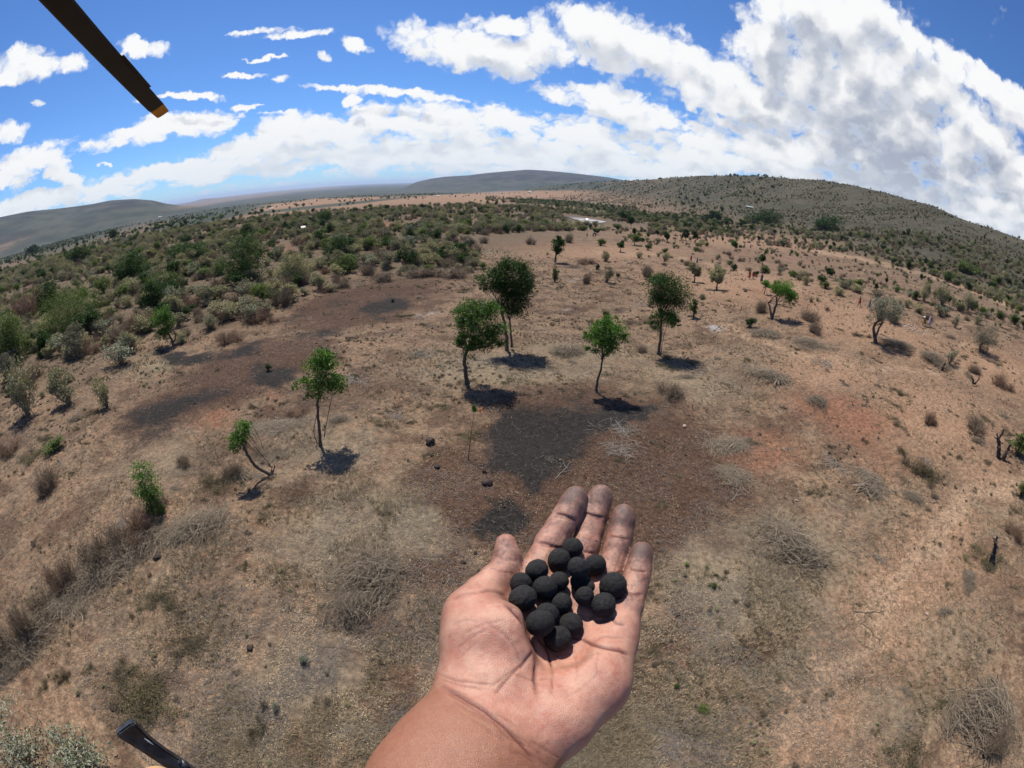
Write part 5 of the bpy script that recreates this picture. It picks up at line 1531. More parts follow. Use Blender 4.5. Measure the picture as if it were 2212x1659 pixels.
x, y, z, px, py, r = scatter_candidates(30000, 40, 420, -66, 68)
inc = in_poly(px, py, CLEAR)
sand = patch_value('sand', px, py); red = patch_value('red', px, py); scr = patch_value('scrub', px, py)
nz = fbm(x / 22, y / 22, 3, 91)
dens = np.where(inc, np.where((px > 1330) & (py < 720), .20, .020), .26 + .70 * np.clip(scr, 0, 1) * smooth01((nz - .28) / .22)) * np.where(r < 120, 2.6, np.where(r < 190, 1.7, 1.1))
dens = np.where((px > 1150) & ~inc, dens * 1.0, dens)
dens *= 1 - .93 * np.clip(np.maximum(sand, red * 1.0), 0, 1)
dens *= .22 + .78 * smooth01((fbm(x / 11, y / 11, 3, 93) - .40) / .12)
dens[(np.abs(px - 1270) < 54) & (np.abs(py - 477 - (px - 1270) * .13) < 9)] = 0
ash_like = (np.abs(px - 1365) < 40) & (np.abs(py - 490) < 7)
dens[ash_like] = 0
keep = rng.random(len(x)) < dens
x, y, z, px, py, r, inc = [v[keep] for v in (x, y, z, px, py, r, inc)]
o = np.argsort(r)
x, y, z, px, py, r, inc = [v[o] for v in (x, y, z, px, py, r, inc)]
rad = (.85 + 1.9 * rng.random(len(x)) ** 1.7) * np.where(inc, np.where(px > 1330, .62, .42), 1.0)
kinds = np.array(['olive', 'green', 'dark', 'dry', 'thorn', 'pale'])
w = np.where(inc[:, None], [[.34, .14, .08, .32, .07, .05]], [[.52, .12, .05, .14, .12, .05]])
cum = np.cumsum(w / w.sum(1)[:, None], 1); kk = kinds[(rng.random(len(x))[:, None] > cum).sum(1)]
cnt = {k: 0 for k in kinds}
LIM = {'olive': 290, 'green': 200, 'dark': 120, 'dry': 200, 'thorn': 160, 'pale': 90}
LAB = {'olive': 'grey-green shrub in the wide thicket beyond the clearing', 'green': 'mid green bush in the wide thicket beyond the clearing', 'dark': 'dark evergreen bush in the wide thicket beyond the clearing',
       'dry': 'dry grey-brown shrub standing among the thicket beyond the clearing', 'thorn': 'reddish leafless shrub among the thicket beyond the clearing', 'pale': 'silvery shrub among the thicket beyond the clearing'}
LAB2 = {'olive': 'small grey-green shrub on the bare sandy plain', 'green': 'small green bush on the bare sandy plain', 'dark': 'small dark bush on the bare sandy plain', 'dry': 'small dry shrub on the bare sandy plain',
        'thorn': 'small reddish leafless shrub on the bare sandy plain', 'pale': 'small silvery shrub on the bare sandy plain'}
rest = []
for i in range(len(x)):
    k = kk[i]
    vis = -60 < px[i] < FW + 60
    hz = random.uniform(.7, 1.05)
    if cnt[k] < LIM[k] and vis:
        cnt[k] += 1
        ob = put_shrub(k, (x[i], y[i], z[i] - .05), rad[i], hz)
        where = ('at the far left' if px[i] < 300 else 'left of the red bare patches' if px[i] < 620 else 'above the burnt strips' if px[i] < 1000 else 'before the pond' if px[i] < 1400 else 'under the right hill' if px[i] < 1800 else 'near the right edge')
        how = 'near rows' if r[i] < 85 else 'middle rows' if r[i] < 140 else 'far rows'
        if inc[i]: tag(ob, LAB2[k].replace('bare sandy plain', 'bare ground') + ' ' + where, CAT[k], CAT[k] + ' scattered on bare ground ' + where + ', ' + k)
        else: tag(ob, LAB[k].replace('wide thicket beyond the clearing', 'thicket').replace('among the thicket beyond the clearing', 'in the thicket') + ' ' + where + ', ' + how, CAT[k], CAT[k] + ' of the thicket ' + where + ', ' + how + ', ' + k)
    else:
        rest.append((x[i], y[i], z[i] - .05, rad[i], k))


# patches of dry brush lying about the clearing
x, y, z, px, py, r = scatter_candidates(5200, 14, 95, -74, 74)
inc = in_poly(px, py, CLEAR)
nz = fbm(x / 7, y / 7, 3, 401)
ok = inc & (px > 10) & (px < FW - 10) & (py < 1640) & (rng.random(len(x)) < .9 * smooth01((nz - .50) / .14)) & (patch_value('path', px, py) < .3) & (patch_value('char', px, py) < .5) & (patch_value('sand', px, py) < 1.0)
ix = np.where(ok)[0][:260]
for i in ix:
    k = random.choice(['mat', 'mat', 'mat', 'pile', 'dry', 'fan'])
    sz_ = random.uniform(.35, 1.0) * {'mat': 1.1, 'pile': .9, 'dry': .55, 'fan': .9}[k]
    ob = put_shrub(k, (x[i], y[i], z[i] - .02), sz_, random.uniform(.35, .8), stretch=random.uniform(.8, 1.35))
    where = ('on the left' if px[i] < 560 else 'left of the hand' if px[i] < 1000 else 'around the centre' if px[i] < 1420 else 'right of the hand' if px[i] < 1800 else 'on the far right')
    how = 'in the foreground' if py[i] > 1150 else 'in mid distance' if py[i] > 800 else 'at its far end'
    nm = {'mat': 'low patch of olive brown scrub', 'pile': 'small heap of dry twigs', 'dry': 'small leafless dry bush', 'fan': 'few bleached dead twigs'}[k]
    tag(ob, nm + ' ' + where + ', ' + how, CAT[k], nm + 's ' + where + ', ' + how)


def instancer(name, pts, scales, rots, idx, objs, kind='stuff'):
    """one object whose geometry nodes stand copies of a few real shrubs on its points"""
    me = bpy.data.meshes.new(name)
    me.vertices.add(len(pts)); me.vertices.foreach_set('co', np.asarray(pts, np.float32).ravel())
    for nm, v, ty in (('size', scales, 'FLOAT'), ('turn', rots, 'FLOAT'), ('pick', idx, 'INT')):
        at = me.attributes.new(nm, ty, 'POINT'); at.data.foreach_set('value', np.asarray(v, np.float32 if ty == 'FLOAT' else np.int32))
    o = obj(name, me)
    tag(o, kind=kind)
    ng = bpy.data.node_groups.new(name + '_nodes', 'GeometryNodeTree')
    ng.interface.new_socket('Geometry', in_out='INPUT', socket_type='NodeSocketGeometry')
    ng.interface.new_socket('Geometry', in_out='OUTPUT', socket_type='NodeSocketGeometry')
    G = NT(ng)
    gi = ng.nodes.new('NodeGroupInput'); go = ng.nodes.new('NodeGroupOutput')
    jn = ng.nodes.new('GeometryNodeJoinGeometry')
    for ob in reversed(objs):
        oi = ng.nodes.new('GeometryNodeObjectInfo'); oi.transform_space = 'ORIGINAL'
        oi.inputs['Object'].default_value = ob; oi.inputs['As Instance'].default_value = True
        ng.links.new(oi.outputs['Geometry'], jn.inputs[0])
    ip = ng.nodes.new('GeometryNodeInstanceOnPoints')
    ng.links.new(gi.outputs[0], ip.inputs['Points']); ng.links.new(jn.outputs[0], ip.inputs['Instance'])
    ip.inputs['Pick Instance'].default_value = True

    def na(nm, ty):
        a = ng.nodes.new('GeometryNodeInputNamedAttribute'); a.data_type = ty; a.inputs[0].default_value = nm
        return a.outputs[0]
    ng.links.new(na('pick', 'INT'), ip.inputs['Instance Index'])
    cx = ng.nodes.new('ShaderNodeCombineXYZ'); ng.links.new(na('turn', 'FLOAT'), cx.inputs[2])
    er = ng.nodes.new('FunctionNodeEulerToRotation'); ng.links.new(cx.outputs[0], er.inputs[0])
    ng.links.new(er.outputs[0], ip.inputs['Rotation'])
    cs = ng.nodes.new('ShaderNodeCombineXYZ')
    sz = na('size', 'FLOAT')
    for q in range(3): ng.links.new(sz, cs.inputs[q])
    ng.links.new(cs.outputs[0], ip.inputs['Scale'])
    ng.links.new(ip.outputs[0], go.inputs[0])
    md = o.modifiers.new('scatter', 'NODES'); md.node_group = ng
    return o


def one_of(kind, v):
    me = PROTO[kind][v]['all']
    for q in COL.objects:
        if q.data is me: return q
    raise KeyError(kind)


SRC = {}
srcs = []
for k in kinds:
    for v in range(len(PROTO[k])):
        try:
            srcs.append(one_of(k, v)); SRC.setdefault(k, []).append(len(srcs) - 1)
        except KeyError: pass
if rest:
    P = np.array([q[:3] for q in rest]); 
    instancer('distant_thicket', P, [q[3] for q in rest], rng.uniform(0, 6.28, len(rest)), [random.choice(SRC[q[4]]) for q in rest], srcs)

# scrub further out over the plain, and the trees dotted along the far belts
x, y, z, px, py, r = scatter_candidates(34000, 420, 2600, -66, 30)
sand = patch_value('sand', px, py); wd = patch_value('wood', px, py); scr = patch_value('scrub', px, py)
nz = fbm(x / 90, y / 90, 4, 95)
d = (.04 + .30 * np.clip(scr + wd, 0, 1) + .25 * smooth01((nz - .48) / .2)) * (1 - .88 * np.clip(sand, 0, 1)) * smooth01(2.2 - r / 1300)
kp = rng.random(len(x)) < d
x, y, z, r = x[kp], y[kp], z[kp], r[kp]
ks = np.where(rng.random(len(x)) < .30, 'dark', np.where(rng.random(len(x)) < .4, 'green', 'olive'))
instancer('far_scrub', np.stack([x, y, z - .1], 1), rng.uniform(1.6, 3.4, len(x)), rng.uniform(0, 6.28, len(x)), [random.choice(SRC[k]) for k in ks], srcs)

# scrub all over the right-hand hill
x, y, z, px, py, r = scatter_candidates(120000, 110, 1500, -4, 85)
D = np.interp(np.degrees(np.arctan2(x, y)), [-4, 4, 12, 25, 45, 60, 90, 150], [2600, 2300, 1500, 950, 620, 480, 420, 400])
t = r / D
nz = fbm(x / 45, y / 45, 4, 97)
sand = patch_value('sand', px, py)
inc = in_poly(px, py, CLEAR)
d = np.where((t > .25) & (t < 1.12), .18 + .62 * smooth01((nz - .38) / .2), 0) * (1 - .85 * np.clip(sand, 0, 1)) * (~inc) * np.clip(220 / r + .42, 0, 1)
kp = (rng.random(len(x)) < d) & (r > 240)
x, y, z, r, t = x[kp], y[kp], z[kp], r[kp], t[kp]
u = rng.random(len(x))
ks = np.where(u < np.where(t < .50, .24, .04), 'dark', np.where(u < .50, 'dry', np.where(u < .60, 'green', 'olive')))
instancer('hillside_scrub', np.stack([x, y, z - .1], 1), rng.uniform(1.0, 2.3, len(x)) * np.where(t > .5, .75, 1.2), rng.uniform(0, 6.28, len(x)), [random.choice(SRC[k]) for k in ks], srcs)
print('thicket', cnt, 'rest', len(rest), 'hill', len(x))

# dried weeds too many to count
x, y, z, px, py, r = scatter_candidates(26000, 8, 110, -76, 76)
inc = in_poly(px, py, CLEAR)
n1 = fbm(x / 5, y / 5, 3, 301); sd = patch_value('sand', px, py); ch = patch_value('char', px, py); dk = patch_value('dark', px, py)
kp = (rng.random(len(x)) < .75 * smooth01((n1 - .42) / .2) * (1 - .8 * np.clip(sd, 0, 1)) * (1 - np.clip(ch * 1.2, 0, 1)) * (1 - .5 * np.clip(dk, 0, 1)))
x, y, z = x[kp], y[kp], z[kp]
ws = []; wi = []
for k in ('mat', 'dry', 'tuft', 'olive'):
    for v in range(len(PROTO[k])):
        try: ws.append(one_of(k, v)); wi.append(k)
        except KeyError: pass
# shrubs whose parts are separate have no whole mesh: stand in the first small ones
pick = rng.integers(0, max(1, len(ws)), len(x))
sc_ = rng.uniform(.10, .34, len(x)) * np.array([{'mat': 1.3, 'dry': .8, 'tuft': 1.2, 'olive': .55}[wi[q]] for q in pick])
if ws: instancer('dried_weeds', np.stack([x, y, z - .01], 1), sc_, rng.uniform(0, 6.28, len(x)), pick, ws)
print('weeds', len(x), wi)
# ------------------------------------------------------------------ litter, grass and twigs nobody could count
def litter_points(n, r0, r1, weight):
    r = r0 * (r1 / r0) ** rng.random(n); a = np.radians(rng.uniform(-76, 76, n))
    x = r * np.sin(a); y = r * np.cos(a); z = height(x, y)
    px, py = project(np.stack([x, y, z], 1))
    ok = (px > -40) & (px < FW + 40) & (py < FH + 80)
    x, y, z, px, py, r = [v[ok] for v in (x, y, z, px, py, r)]
    k = rng.random(len(x)) < weight(x, y, px, py)
    return np.stack([x, y, z], 1)[k], r[k]


def w_leaf(x, y, px, py):
    s = patch_value('straw', px, py); c = patch_value('char', px, py); sd = patch_value('sand', px, py); dk = patch_value('dark', px, py)
    n = fbm(x / 1.3, y / 1.3, 3, 201); n2 = fbm(x / 6, y / 6, 2, 203)
    inc = in_poly(px, py, CLEAR)
    return np.clip((.20 + .58 * s + .12 * dk) * smooth01((n - .36) / .24) * (.15 + 1.5 * n2) * (1 - .93 * np.clip(c, 0, 1)) * (1 - .62 * np.clip(sd, 0, 1)) * (1 - .68 * np.clip(dk - s * .3, 0, 1)) * np.where(inc, 1, .25), 0, 1)


P, r = litter_points(1500000, 5.5, 95, w_leaf)
m, n, b = mat('fallen_leaves')
t = n.attr('tint')
c = n.mix(n.maprange(t, 0, .55), (.13, .085, .050), (.37, .28, .175))
c = n.mix(n.maprange(t, .62, .80), c, (.56, .45, .30))
c = n.mix(n.maprange(t, .955, .975), c, (.62, .38, .16))
n.set(b.inputs['Base Color'], c); b.inputs['Roughness'].default_value = .8; b.inputs['Specular IOR Level'].default_value = .2
L = MB()
nl = len(P)
size = rng.uniform(.045, .105, nl) * np.clip(r / 30, 1, 1.9)
d = rng.normal(size=(nl, 3)); d[:, 2] *= .28; d /= np.linalg.norm(d, axis=1)[:, None]
nn = rng.normal(size=(nl, 3)) * .38; nn[:, 2] = 1
w = np.cross(d, nn); w /= np.linalg.norm(w, axis=1)[:, None]; nn = np.cross(w, d)
C = P + [0, 0, .025] + np.abs(rng.normal(size=(nl, 1))) * [0, 0, .012]
asp = rng.uniform(.10, .32, nl)[:, None]
S = size[:, None]
V4 = np.stack([C - d * S * .5, C + w * S * asp * .5 + nn * S * .06, C + d * S * .5 + nn * S * .1, C - w * S * asp * .5 + nn * S * .06], 1).reshape(-1, 3)
T = (np.array([[0, 1, 2], [0, 2, 3]])[None] + (np.arange(nl) * 4)[:, None, None]).reshape(-1, 3)
L.add(V4, T=T, tint=np.repeat(rng.random(nl), 4))
tag(obj('leaf_litter', L.mesh('leaf_litter', [m])), kind='stuff')
print('litter', nl)


# thin twigs and straw stalks
def w_twig(x, y, px, py):
    s = patch_value('straw', px, py); c = patch_value('char', px, py); sd = patch_value('sand', px, py)
    n = fbm(x / 2.2, y / 2.2, 3, 211)
    inc = in_poly(px, py, CLEAR)
    return np.clip((.35 + .6 * s) * smooth01((n - .35) / .3) * (1 - .8 * np.clip(c, 0, 1)) * (1 - .55 * np.clip(sd, 0, 1)) * np.where(inc, 1, .5), 0, 1)


P, r = litter_points(300000, 5.5, 80, w_twig)
k = len(P); a = rng.uniform(0, 6.28, k); Ln = rng.uniform(.12, .55, k) * np.clip(r / 30, .7, 1.6) * np.where(rng.random(k) < .06, 2.6, 1)
dv = np.stack([np.cos(a), np.sin(a), rng.normal(0, .12, k)], 1) * Ln[:, None] * .5
tw = MB(); Pc = P + [0, 0, .05]
tw.sticks(Pc - dv, Pc + rng.normal(size=(k, 3)) * Ln[:, None] * .09 + [0, 0, .02], Pc + dv, rng.uniform(.0035, .009, k) * np.clip(r / 28, 1, 1.8))
tag(obj('fallen_twigs', tw.mesh('fallen_twigs', [M_GTWIG])), kind='stuff')
print('twigs', k)


# short dry grass and weeds standing up
def w_grass(x, y, px, py):
    g = patch_value('grass', px, py); s = patch_value('straw', px, py); c = patch_value('char', px, py); sd = patch_value('sand', px, py); dk = patch_value('dark', px, py)
    n = fbm(x / 3.0, y / 3.0, 3, 221); inc = in_poly(px, py, CLEAR)
    return np.clip((.28 + .9 * s + 1.1 * g) * smooth01((n - .42) / .22) * (1 - .97 * np.clip(c, 0, 1)) * (1 - .6 * np.clip(sd, 0, 1)) * (1 - .7 * np.clip(dk, 0, 1)) * np.where(inc, 1, .9), 0, 1)


P, r = litter_points(170000, 6, 120, w_grass)
k = len(P); nb_ = 9
a = rng.uniform(0, 6.28, (k, nb_)); hgt_ = rng.uniform(.06, .24, (k, nb_)) * np.clip(r / 40, 1, 2.0)[:, None]
base = P[:, None] + np.stack([np.cos(a) * .05, np.sin(a) * .05, np.zeros_like(a)], -1) * rng.uniform(.2, 2.2, (k, nb_, 1))
tip = base + np.stack([np.cos(a) * hgt_ * .7, np.sin(a) * hgt_ * .7, hgt_], -1)
sd_ = np.stack([-np.sin(a), np.cos(a), np.zeros_like(a)], -1) * .010 * np.clip(r / 26, 1, 2.2)[:, None, None]
V3 = np.stack([base - sd_, base + sd_, tip], 2).reshape(-1, 3)
gm = MB(); gm.add(V3, T=np.arange(len(V3)).reshape(-1, 3), tint=np.repeat(np.clip(rng.random(k) * .8 + rng.random(k) * .2, 0, 1), nb_ * 3))
m, n, b = mat('dry_grass'); t = n.attr('tint')
c = n.mix(n.maprange(t, .1, .9), (.16, .125, .070), (.42, .33, .21)); c = n.mix(n.maprange(t, .0, .14, 1, 0), c, (.07, .10, .035))
n.set(b.inputs['Base Color'], c); b.inputs['Roughness'].default_value = .85; b.inputs['Specular IOR Level'].default_value = .15
tag(obj('dry_grass', gm.mesh('dry_grass', [m])), kind='stuff')
print('grass', k)

# ------------------------------------------------------------------ stumps, clods, stones, sticks
def stump(base, paths, label):
    B = ground_at(*base); hd = math.hypot(B[0], B[1]); t = MB()
    for pts, r0, r1 in paths:
        P = []
        for (x, y) in pts:
            d = ray(float(x), float(y)); P.append(CP + d * (hd / math.hypot(d[0], d[1])) - B)
        r0 *= 1.6; r1 *= 1.5
        P = np.array(P); u = np.linspace(0, len(P) - 1, (len(P) - 1) * 5 + 1)
        Q = np.stack([np.interp(u, np.arange(len(P)), P[:, i]) for i in range(3)], 1); Q[1:-1] += rng.normal(size=Q[1:-1].shape) * r0 * .25; Q[0, 2] -= .15
        t.tube(Q, np.linspace(r0, r1, len(Q)) * rng.uniform(.85, 1.15, len(Q)), 8)
    o = obj('stump', t.mesh('stump', [M_CHARW], True)); o.location = tuple(B); tag(o, label, 'tree stump')


stump((2142, 1222), [([(2142, 1222), (2148, 1195), (2150, 1178), (2153, 1160)], .13, .05), ([(2136, 1222), (2130, 1214), (2134, 1203)], .07, .03), ([(2151, 1165), (2143, 1162)], .04, .02)], 'dark tall broken stump among weeds at the right edge, lower of the two')
stump((2160, 990), [([(2158, 985), (2157, 965), (2156, 950)], .13, .09), ([(2156, 952), (2162, 940), (2168, 930)], .08, .05), ([(2156, 952), (2154, 936)], .06, .04), ([(2168, 992), (2176, 975), (2184, 960)], .12, .07), ([(2156, 950), (2148, 944)], .05, .02)], 'dark forked stump with several stubs at the right edge, upper of the two')
stump((2035, 800), [([(2035, 800), (2038, 790), (2041, 783)], .10, .04)], 'small pointed stump on the right slope')
stump((2104, 830), [([(2104, 830), (2101, 820), (2100, 812)], .10, .05), ([(2106, 830), (2112, 822), (2116, 814)], .07, .04)], 'low V-shaped stump at the far right')
stump((588, 1024), [([(588, 1024), (592, 1012), (593, 1004)], .05, .015)], 'pointed stub at the foot of the leaning tree')


def rock_mesh(seed, mt):
    import bmesh
    bm = bmesh.new(); bmesh.ops.create_icosphere(bm, subdivisions=2, radius=1.0)
    r2 = np.random.default_rng(seed)
    dirs = r2.normal(size=(8, 3)); dirs /= np.linalg.norm(dirs, axis=1)[:, None]
    for v in bm.verts:
        c = np.array(v.co); f = 1 + sum(r2_ * max(0, c @ d) ** 3 for r2_, d in zip(r2.uniform(-.45, .3, 8), dirs)) + r2.uniform(-.06, .06)
        v.co = Vector(c * f * [1, .8, .6])
    me = bpy.data.meshes.new('rock'); bm.to_mesh(me); bm.free(); me.materials.append(mt)
    at = me.attributes.new('tint', 'FLOAT', 'POINT'); at.data.foreach_set('value', r2.random(len(me.vertices)).astype(np.float32))
    return me


M_STONE = bark_mat('pinkish_stone', (.26, .18, .14), (.46, .35, .28), 8.0)
M_CLOD = bark_mat('dark_clod', (.022, .014, .011), (.070, .042, .030), 20.0)
for i, (x, y, w, lab) in enumerate([(540, 1401, 18, 'black clod lying alone on straw in the lower left'), (246, 1530, 20, 'dark clod beside the scrub mat in the lower left'), (929, 958, 30, 'large dark earth clod left of the thin sapling'), (945, 1010, 18, 'dark clod below the large earth clod'), (1052, 1046, 26, 'dark clod with ash beside the burnt soil'),
                                    (1090, 1095, 8, 'small black lump on charcoal dust above the thumb'), (1075, 1105, 7, 'smaller black lump left of another above the thumb'), (420, 872, 8, 'tiny black lump on the burnt strip'), (520, 1020, 0, ''), (1000, 1215, 14, 'dark clod left of the thumb'), (1660, 1372, 16, 'dark clod in dug soil right of the hand'), (1680, 1390, 0, ''), (1462, 1330, 16, 'brown clod at the hand edge on dug red soil'), (340, 1205, 20, 'dark knobbly root beside dry grass on the left'),
                                    (1710, 1130, 0, ''), (1560, 955, 0, ''), (1720, 1082, 8, 'small dark stone on trodden soil at right'), (2002, 1328, 8, 'pale stone on the sandy slope at right'), (713, 1209, 10, 'tan stone on straw left of the brush heap'), (590, 1250, 7, 'small tan stone on the left'), (1478, 922, 12, 'brown stone on sand right of the charcoal patch'), (1815, 1150, 7, 'little dark stone beside the sandy track')]):
    if not w: continue
    P = ground_at(x, y); r = w / 2 / FPX * np.linalg.norm(P - CP)
    o = obj('stone' if 'stone' in lab else 'clod', rock_mesh(900 + i, M_STONE if 'stone' in lab else M_CLOD)); o.location = (P[0], P[1], P[2] + r * .3); o.scale = (r, r, r); o.rotation_euler = (0, 0, random.uniform(0, 6))
    tag(o, lab, 'stone' if 'stone' in lab else 'clod')
rk = [rock_mesh(950 + i, M_STONE) for i in range(3)]
for i in range(46):
    t = random.random(); x = 1945 + 50 * t + random.gauss(0, 9); y = 698 + 22 * t + random.gauss(0, 4)
    P = ground_at(x, y); r = random.uniform(1.3, 3.4) / FPX * np.linalg.norm(P - CP)
    o = obj('stone', rk[i % 3]); o.location = (P[0], P[1], P[2] + r * .2); o.scale = (r, r, r); o.rotation_euler = (random.uniform(-.3, .3), 0, random.uniform(0, 6))
    tag(o, 'pinkish stone in the loose row of stones right of the olive tree', 'stone', 'stones in the row right of the olive tree')

# single fallen branches one can pick out
for (x0, y0, x1, y1, th, lab, mt) in [
    (1580, 1086, 1602, 1050, 2.2, 'bleached forked stick left of the big brush heap', M_GTWIG), (1398, 942, 1350, 985, 0, '', M_TWIG), (1345, 930, 1398, 985, 2.4, 'pair of pale straight sticks on brown soil below the round tree', M_GTWIG),
    (690, 1558, 790, 1572, 2.0, 'brown stick lying level near the bottom, left of the wrist', M_TWIG), (745, 1570, 720, 1640, 1.8, 'thin straight stick pointing down near the bottom', M_TWIG), (748, 1570, 772, 1630, 1.6, 'thin stick crossing under the level one near the bottom', M_TWIG),
    (1286, 1560, 1345, 1546, 2.6, 'dark forked twig right of the wrist near the bottom', M_CHARW), (820, 1470, 850, 1466, 2.2, 'dark twig left of the wrist', M_CHARW), (1845, 1322, 1905, 1325, 2.4, 'grey stick on the sandy slope', M_TWIG), (1860, 1345, 1920, 1400, 1.6, 'long thin twig on the sandy slope', M_TWIG),
    (1820, 1180, 1850, 1200, 2.0, 'short dark stick beside the track', M_TWIG), (1500, 940, 1520, 925, 0, '', M_TWIG), (1400, 1030, 1340, 1072, 0, '', M_TWIG), (1200, 1035, 1232, 1000, 2.2, 'curved pale stick above the fingers', M_GTWIG), (970, 1190, 962, 1130, 1.6, 'thin twig left of the thumb tip', M_TWIG),
    (1690, 870, 1720, 855, 0, '', M_TWIG), (2170, 1070, 2200, 1055, 0, '', M_TWIG), (2140, 1585, 2110, 1640, 3.0, 'dark bent stick near the bottom right corner', M_CHARW), (470, 1190, 475, 1225, 0, '', M_TWIG), (1740, 1450, 1790, 1500, 1.8, 'long thin grey twig at lower right', M_TWIG)]:
    if not th: continue
    A = ground_at(x0, y0); B = ground_at(x1, y1); d = np.linalg.norm(A - CP); rr = th / 2 / FPX * d
    t = MB(); L0 = np.linalg.norm(B - A); u = np.linspace(0, 1, 9)[:, None]
    Q = A + (B - A) * u + rng.normal(size=(9, 3)) * L0 * .018 + np.array([0, 0, .05]); t.tube(Q - A, np.linspace(rr, rr * .4, 9), 6)
    for f in (.45, .65):
        s0 = (Q - A)[int(f * 8)]; e0 = s0 + (B - A) * .28 + np.cross((B - A) * .22, [0, 0, 1]) * (1 if f < .5 else -1) + [0, 0, .06]
        t.tube([s0, (s0 + e0) / 2 + rng.normal(size=3) * .02, e0], [rr * .6, rr * .45, rr * .2], 5)
    o = obj('fallen_branch', t.mesh('fallen_branch', [mt], True)); o.location = tuple(A); tag(o, lab, 'stick')
# ------------------------------------------------------------------ pond
P = [ground_at(x, y) for x, y in ((1220, 468), (1250, 470.5), (1285, 475), (1310, 480), (1302, 483), (1284, 484.5), (1266, 484), (1248, 477))]
zc = POND[2] + .35
V = [(p[0], p[1], zc) for p in P] + [(p[0], p[1], zc - 1.5) for p in P]
k = len(P)
Fs = [np.array([[i, (i + 1) % k, k + (i + 1) % k, k + i] for i in range(k)]), np.array([[0] + [i, i + 1] for i in range(1, k - 1)])]
m, n, b = mat('muddy_water')
b.inputs['Base Color'].default_value = (.42, .36, .31, 1); b.inputs['Roughness'].default_value = .12; b.inputs['IOR'].default_value = 1.33
n.set(b.inputs['Normal'], n.new('ShaderNodeBump', {'Strength': .15, 'Distance': .1, 'Height': n.noise(n.new('ShaderNodeNewGeometry').outputs['Position'], .8, 3)}).outputs[0])
w_ = obj('pond', mesh_np('pond', V, Fs, [m])); tag(w_, kind='structure')

# ------------------------------------------------------------------ far roofs
def shed(x, y, wpx, label, colr, hpx=5):
    Pb = ground_at(x, y); d = np.linalg.norm(Pb - CP); w = wpx / FPX * d; hh = max(2.2, hpx / FPX * d * .7); dp = w * .6
    az = math.atan2(Pb[0], Pb[1])
    e = empty('shed', tuple(Pb)); e.rotation_euler = (0, 0, -az + .3); tag(e, label, 'shed')
    wb = MB(); bx = [(sx_ * w / 2, sy_ * dp / 2, z_) for z_ in (-1, hh * .6) for sy_ in (-1, 1) for sx_ in (-1, 1)]
    wb.add(bx, Q=[[0, 1, 3, 2], [4, 6, 7, 5], [0, 4, 5, 1], [2, 3, 7, 6], [0, 2, 6, 4], [1, 5, 7, 3]])
    m1, n1, b1 = mat('shed_wall'); b1.inputs['Base Color'].default_value = (.30, .24, .18, 1); b1.inputs['Roughness'].default_value = .9
    obj('wall', wb.mesh('shed_wall', [m1]), e)
    m2, n2, b2 = mat('sheet_roof'); b2.inputs['Base Color'].default_value = (*colr, 1); b2.inputs['Roughness'].default_value = .45
    rf = MB(); o_ = .4; z0 = hh * .6 + .02
    rf.add([(-w / 2 - o_, -dp / 2 - o_, z0), (w / 2 + o_, -dp / 2 - o_, z0), (w / 2 + o_, 0, hh), (-w / 2 - o_, 0, hh), (-w / 2 - o_, dp / 2 + o_, z0), (w / 2 + o_, dp / 2 + o_, z0)], Q=[[0, 1, 2, 3], [3, 2, 5, 4]])
    obj('roof', rf.mesh('shed_roof', [m2]), e)
    dr = MB(); dr.add([(-.5, -dp / 2 - .03, 0), (.5, -dp / 2 - .03, 0), (.5, -dp / 2 - .03, min(2., hh * .5)), (-.5, -dp / 2 - .03, min(2., hh * .5)), (-.5, -dp / 2, 0), (.5, -dp / 2, 0), (.5, -dp / 2, min(2., hh * .5)), (-.5, -dp / 2, min(2., hh * .5))],
           Q=[[0, 1, 2, 3], [4, 7, 6, 5], [0, 4, 5, 1], [3, 2, 6, 7], [0, 3, 7, 4], [1, 5, 6, 2]])
    m3, n3, b3 = mat('shed_door'); b3.inputs['Base Color'].default_value = (.10, .08, .07, 1)
    obj('door', dr.mesh('shed_door', [m3]), e)


shed(1618, 449, 15, 'pale green metal roof among trees on the lower hillside', (.34, .44, .38), 5)
shed(345, 470, 7, 'tiny white roof far off on the left plain', (.45, .45, .43), 3)
shed(585, 452, 7, 'tiny pale roof in the middle distance left of centre', (.42, .40, .36), 3)
shed(1145, 416, 9, 'pale roof below the distant blue hill', (.66, .62, .55), 3)
shed(945, 424, 8, 'small roofed hut on the far tan plain', (.6, .55, .48), 3)
shed(655, 500, 6, 'tiny hut among the thicket trees', (.3, .27, .22), 3)

# ------------------------------------------------------------------ walkers
def small_sdf(fn, lo, hi, h):
    n_ = np.ceil((np.array(hi) - np.array(lo)) / h).astype(int) + 1
    G = np.stack(np.meshgrid(*[lo[i] + np.arange(n_[i]) * h for i in range(3)], indexing='ij'), -1).reshape(-1, 3)
    return surface_nets(fn(G).reshape(n_), np.array(lo), h)


def cloth_mat(name, c0, c1):
    m, n, b = mat(name)
    p = n.new('ShaderNodeTexCoord').outputs['Object']
    ch = n.new('ShaderNodeTexChecker', {'Vector': p, 'Scale': 7.0}).outputs[1]
    n.set(b.inputs['Base Color'], n.mix(n.math('MULTIPLY', ch, .7), c0, c1)); b.inputs['Roughness'].default_value = .85
    return m


SKINP, _n, _b = mat('dark_skin'); _b.inputs['Base Color'].default_value = (.055, .028, .018, 1); _b.inputs['Roughness'].default_value = .5


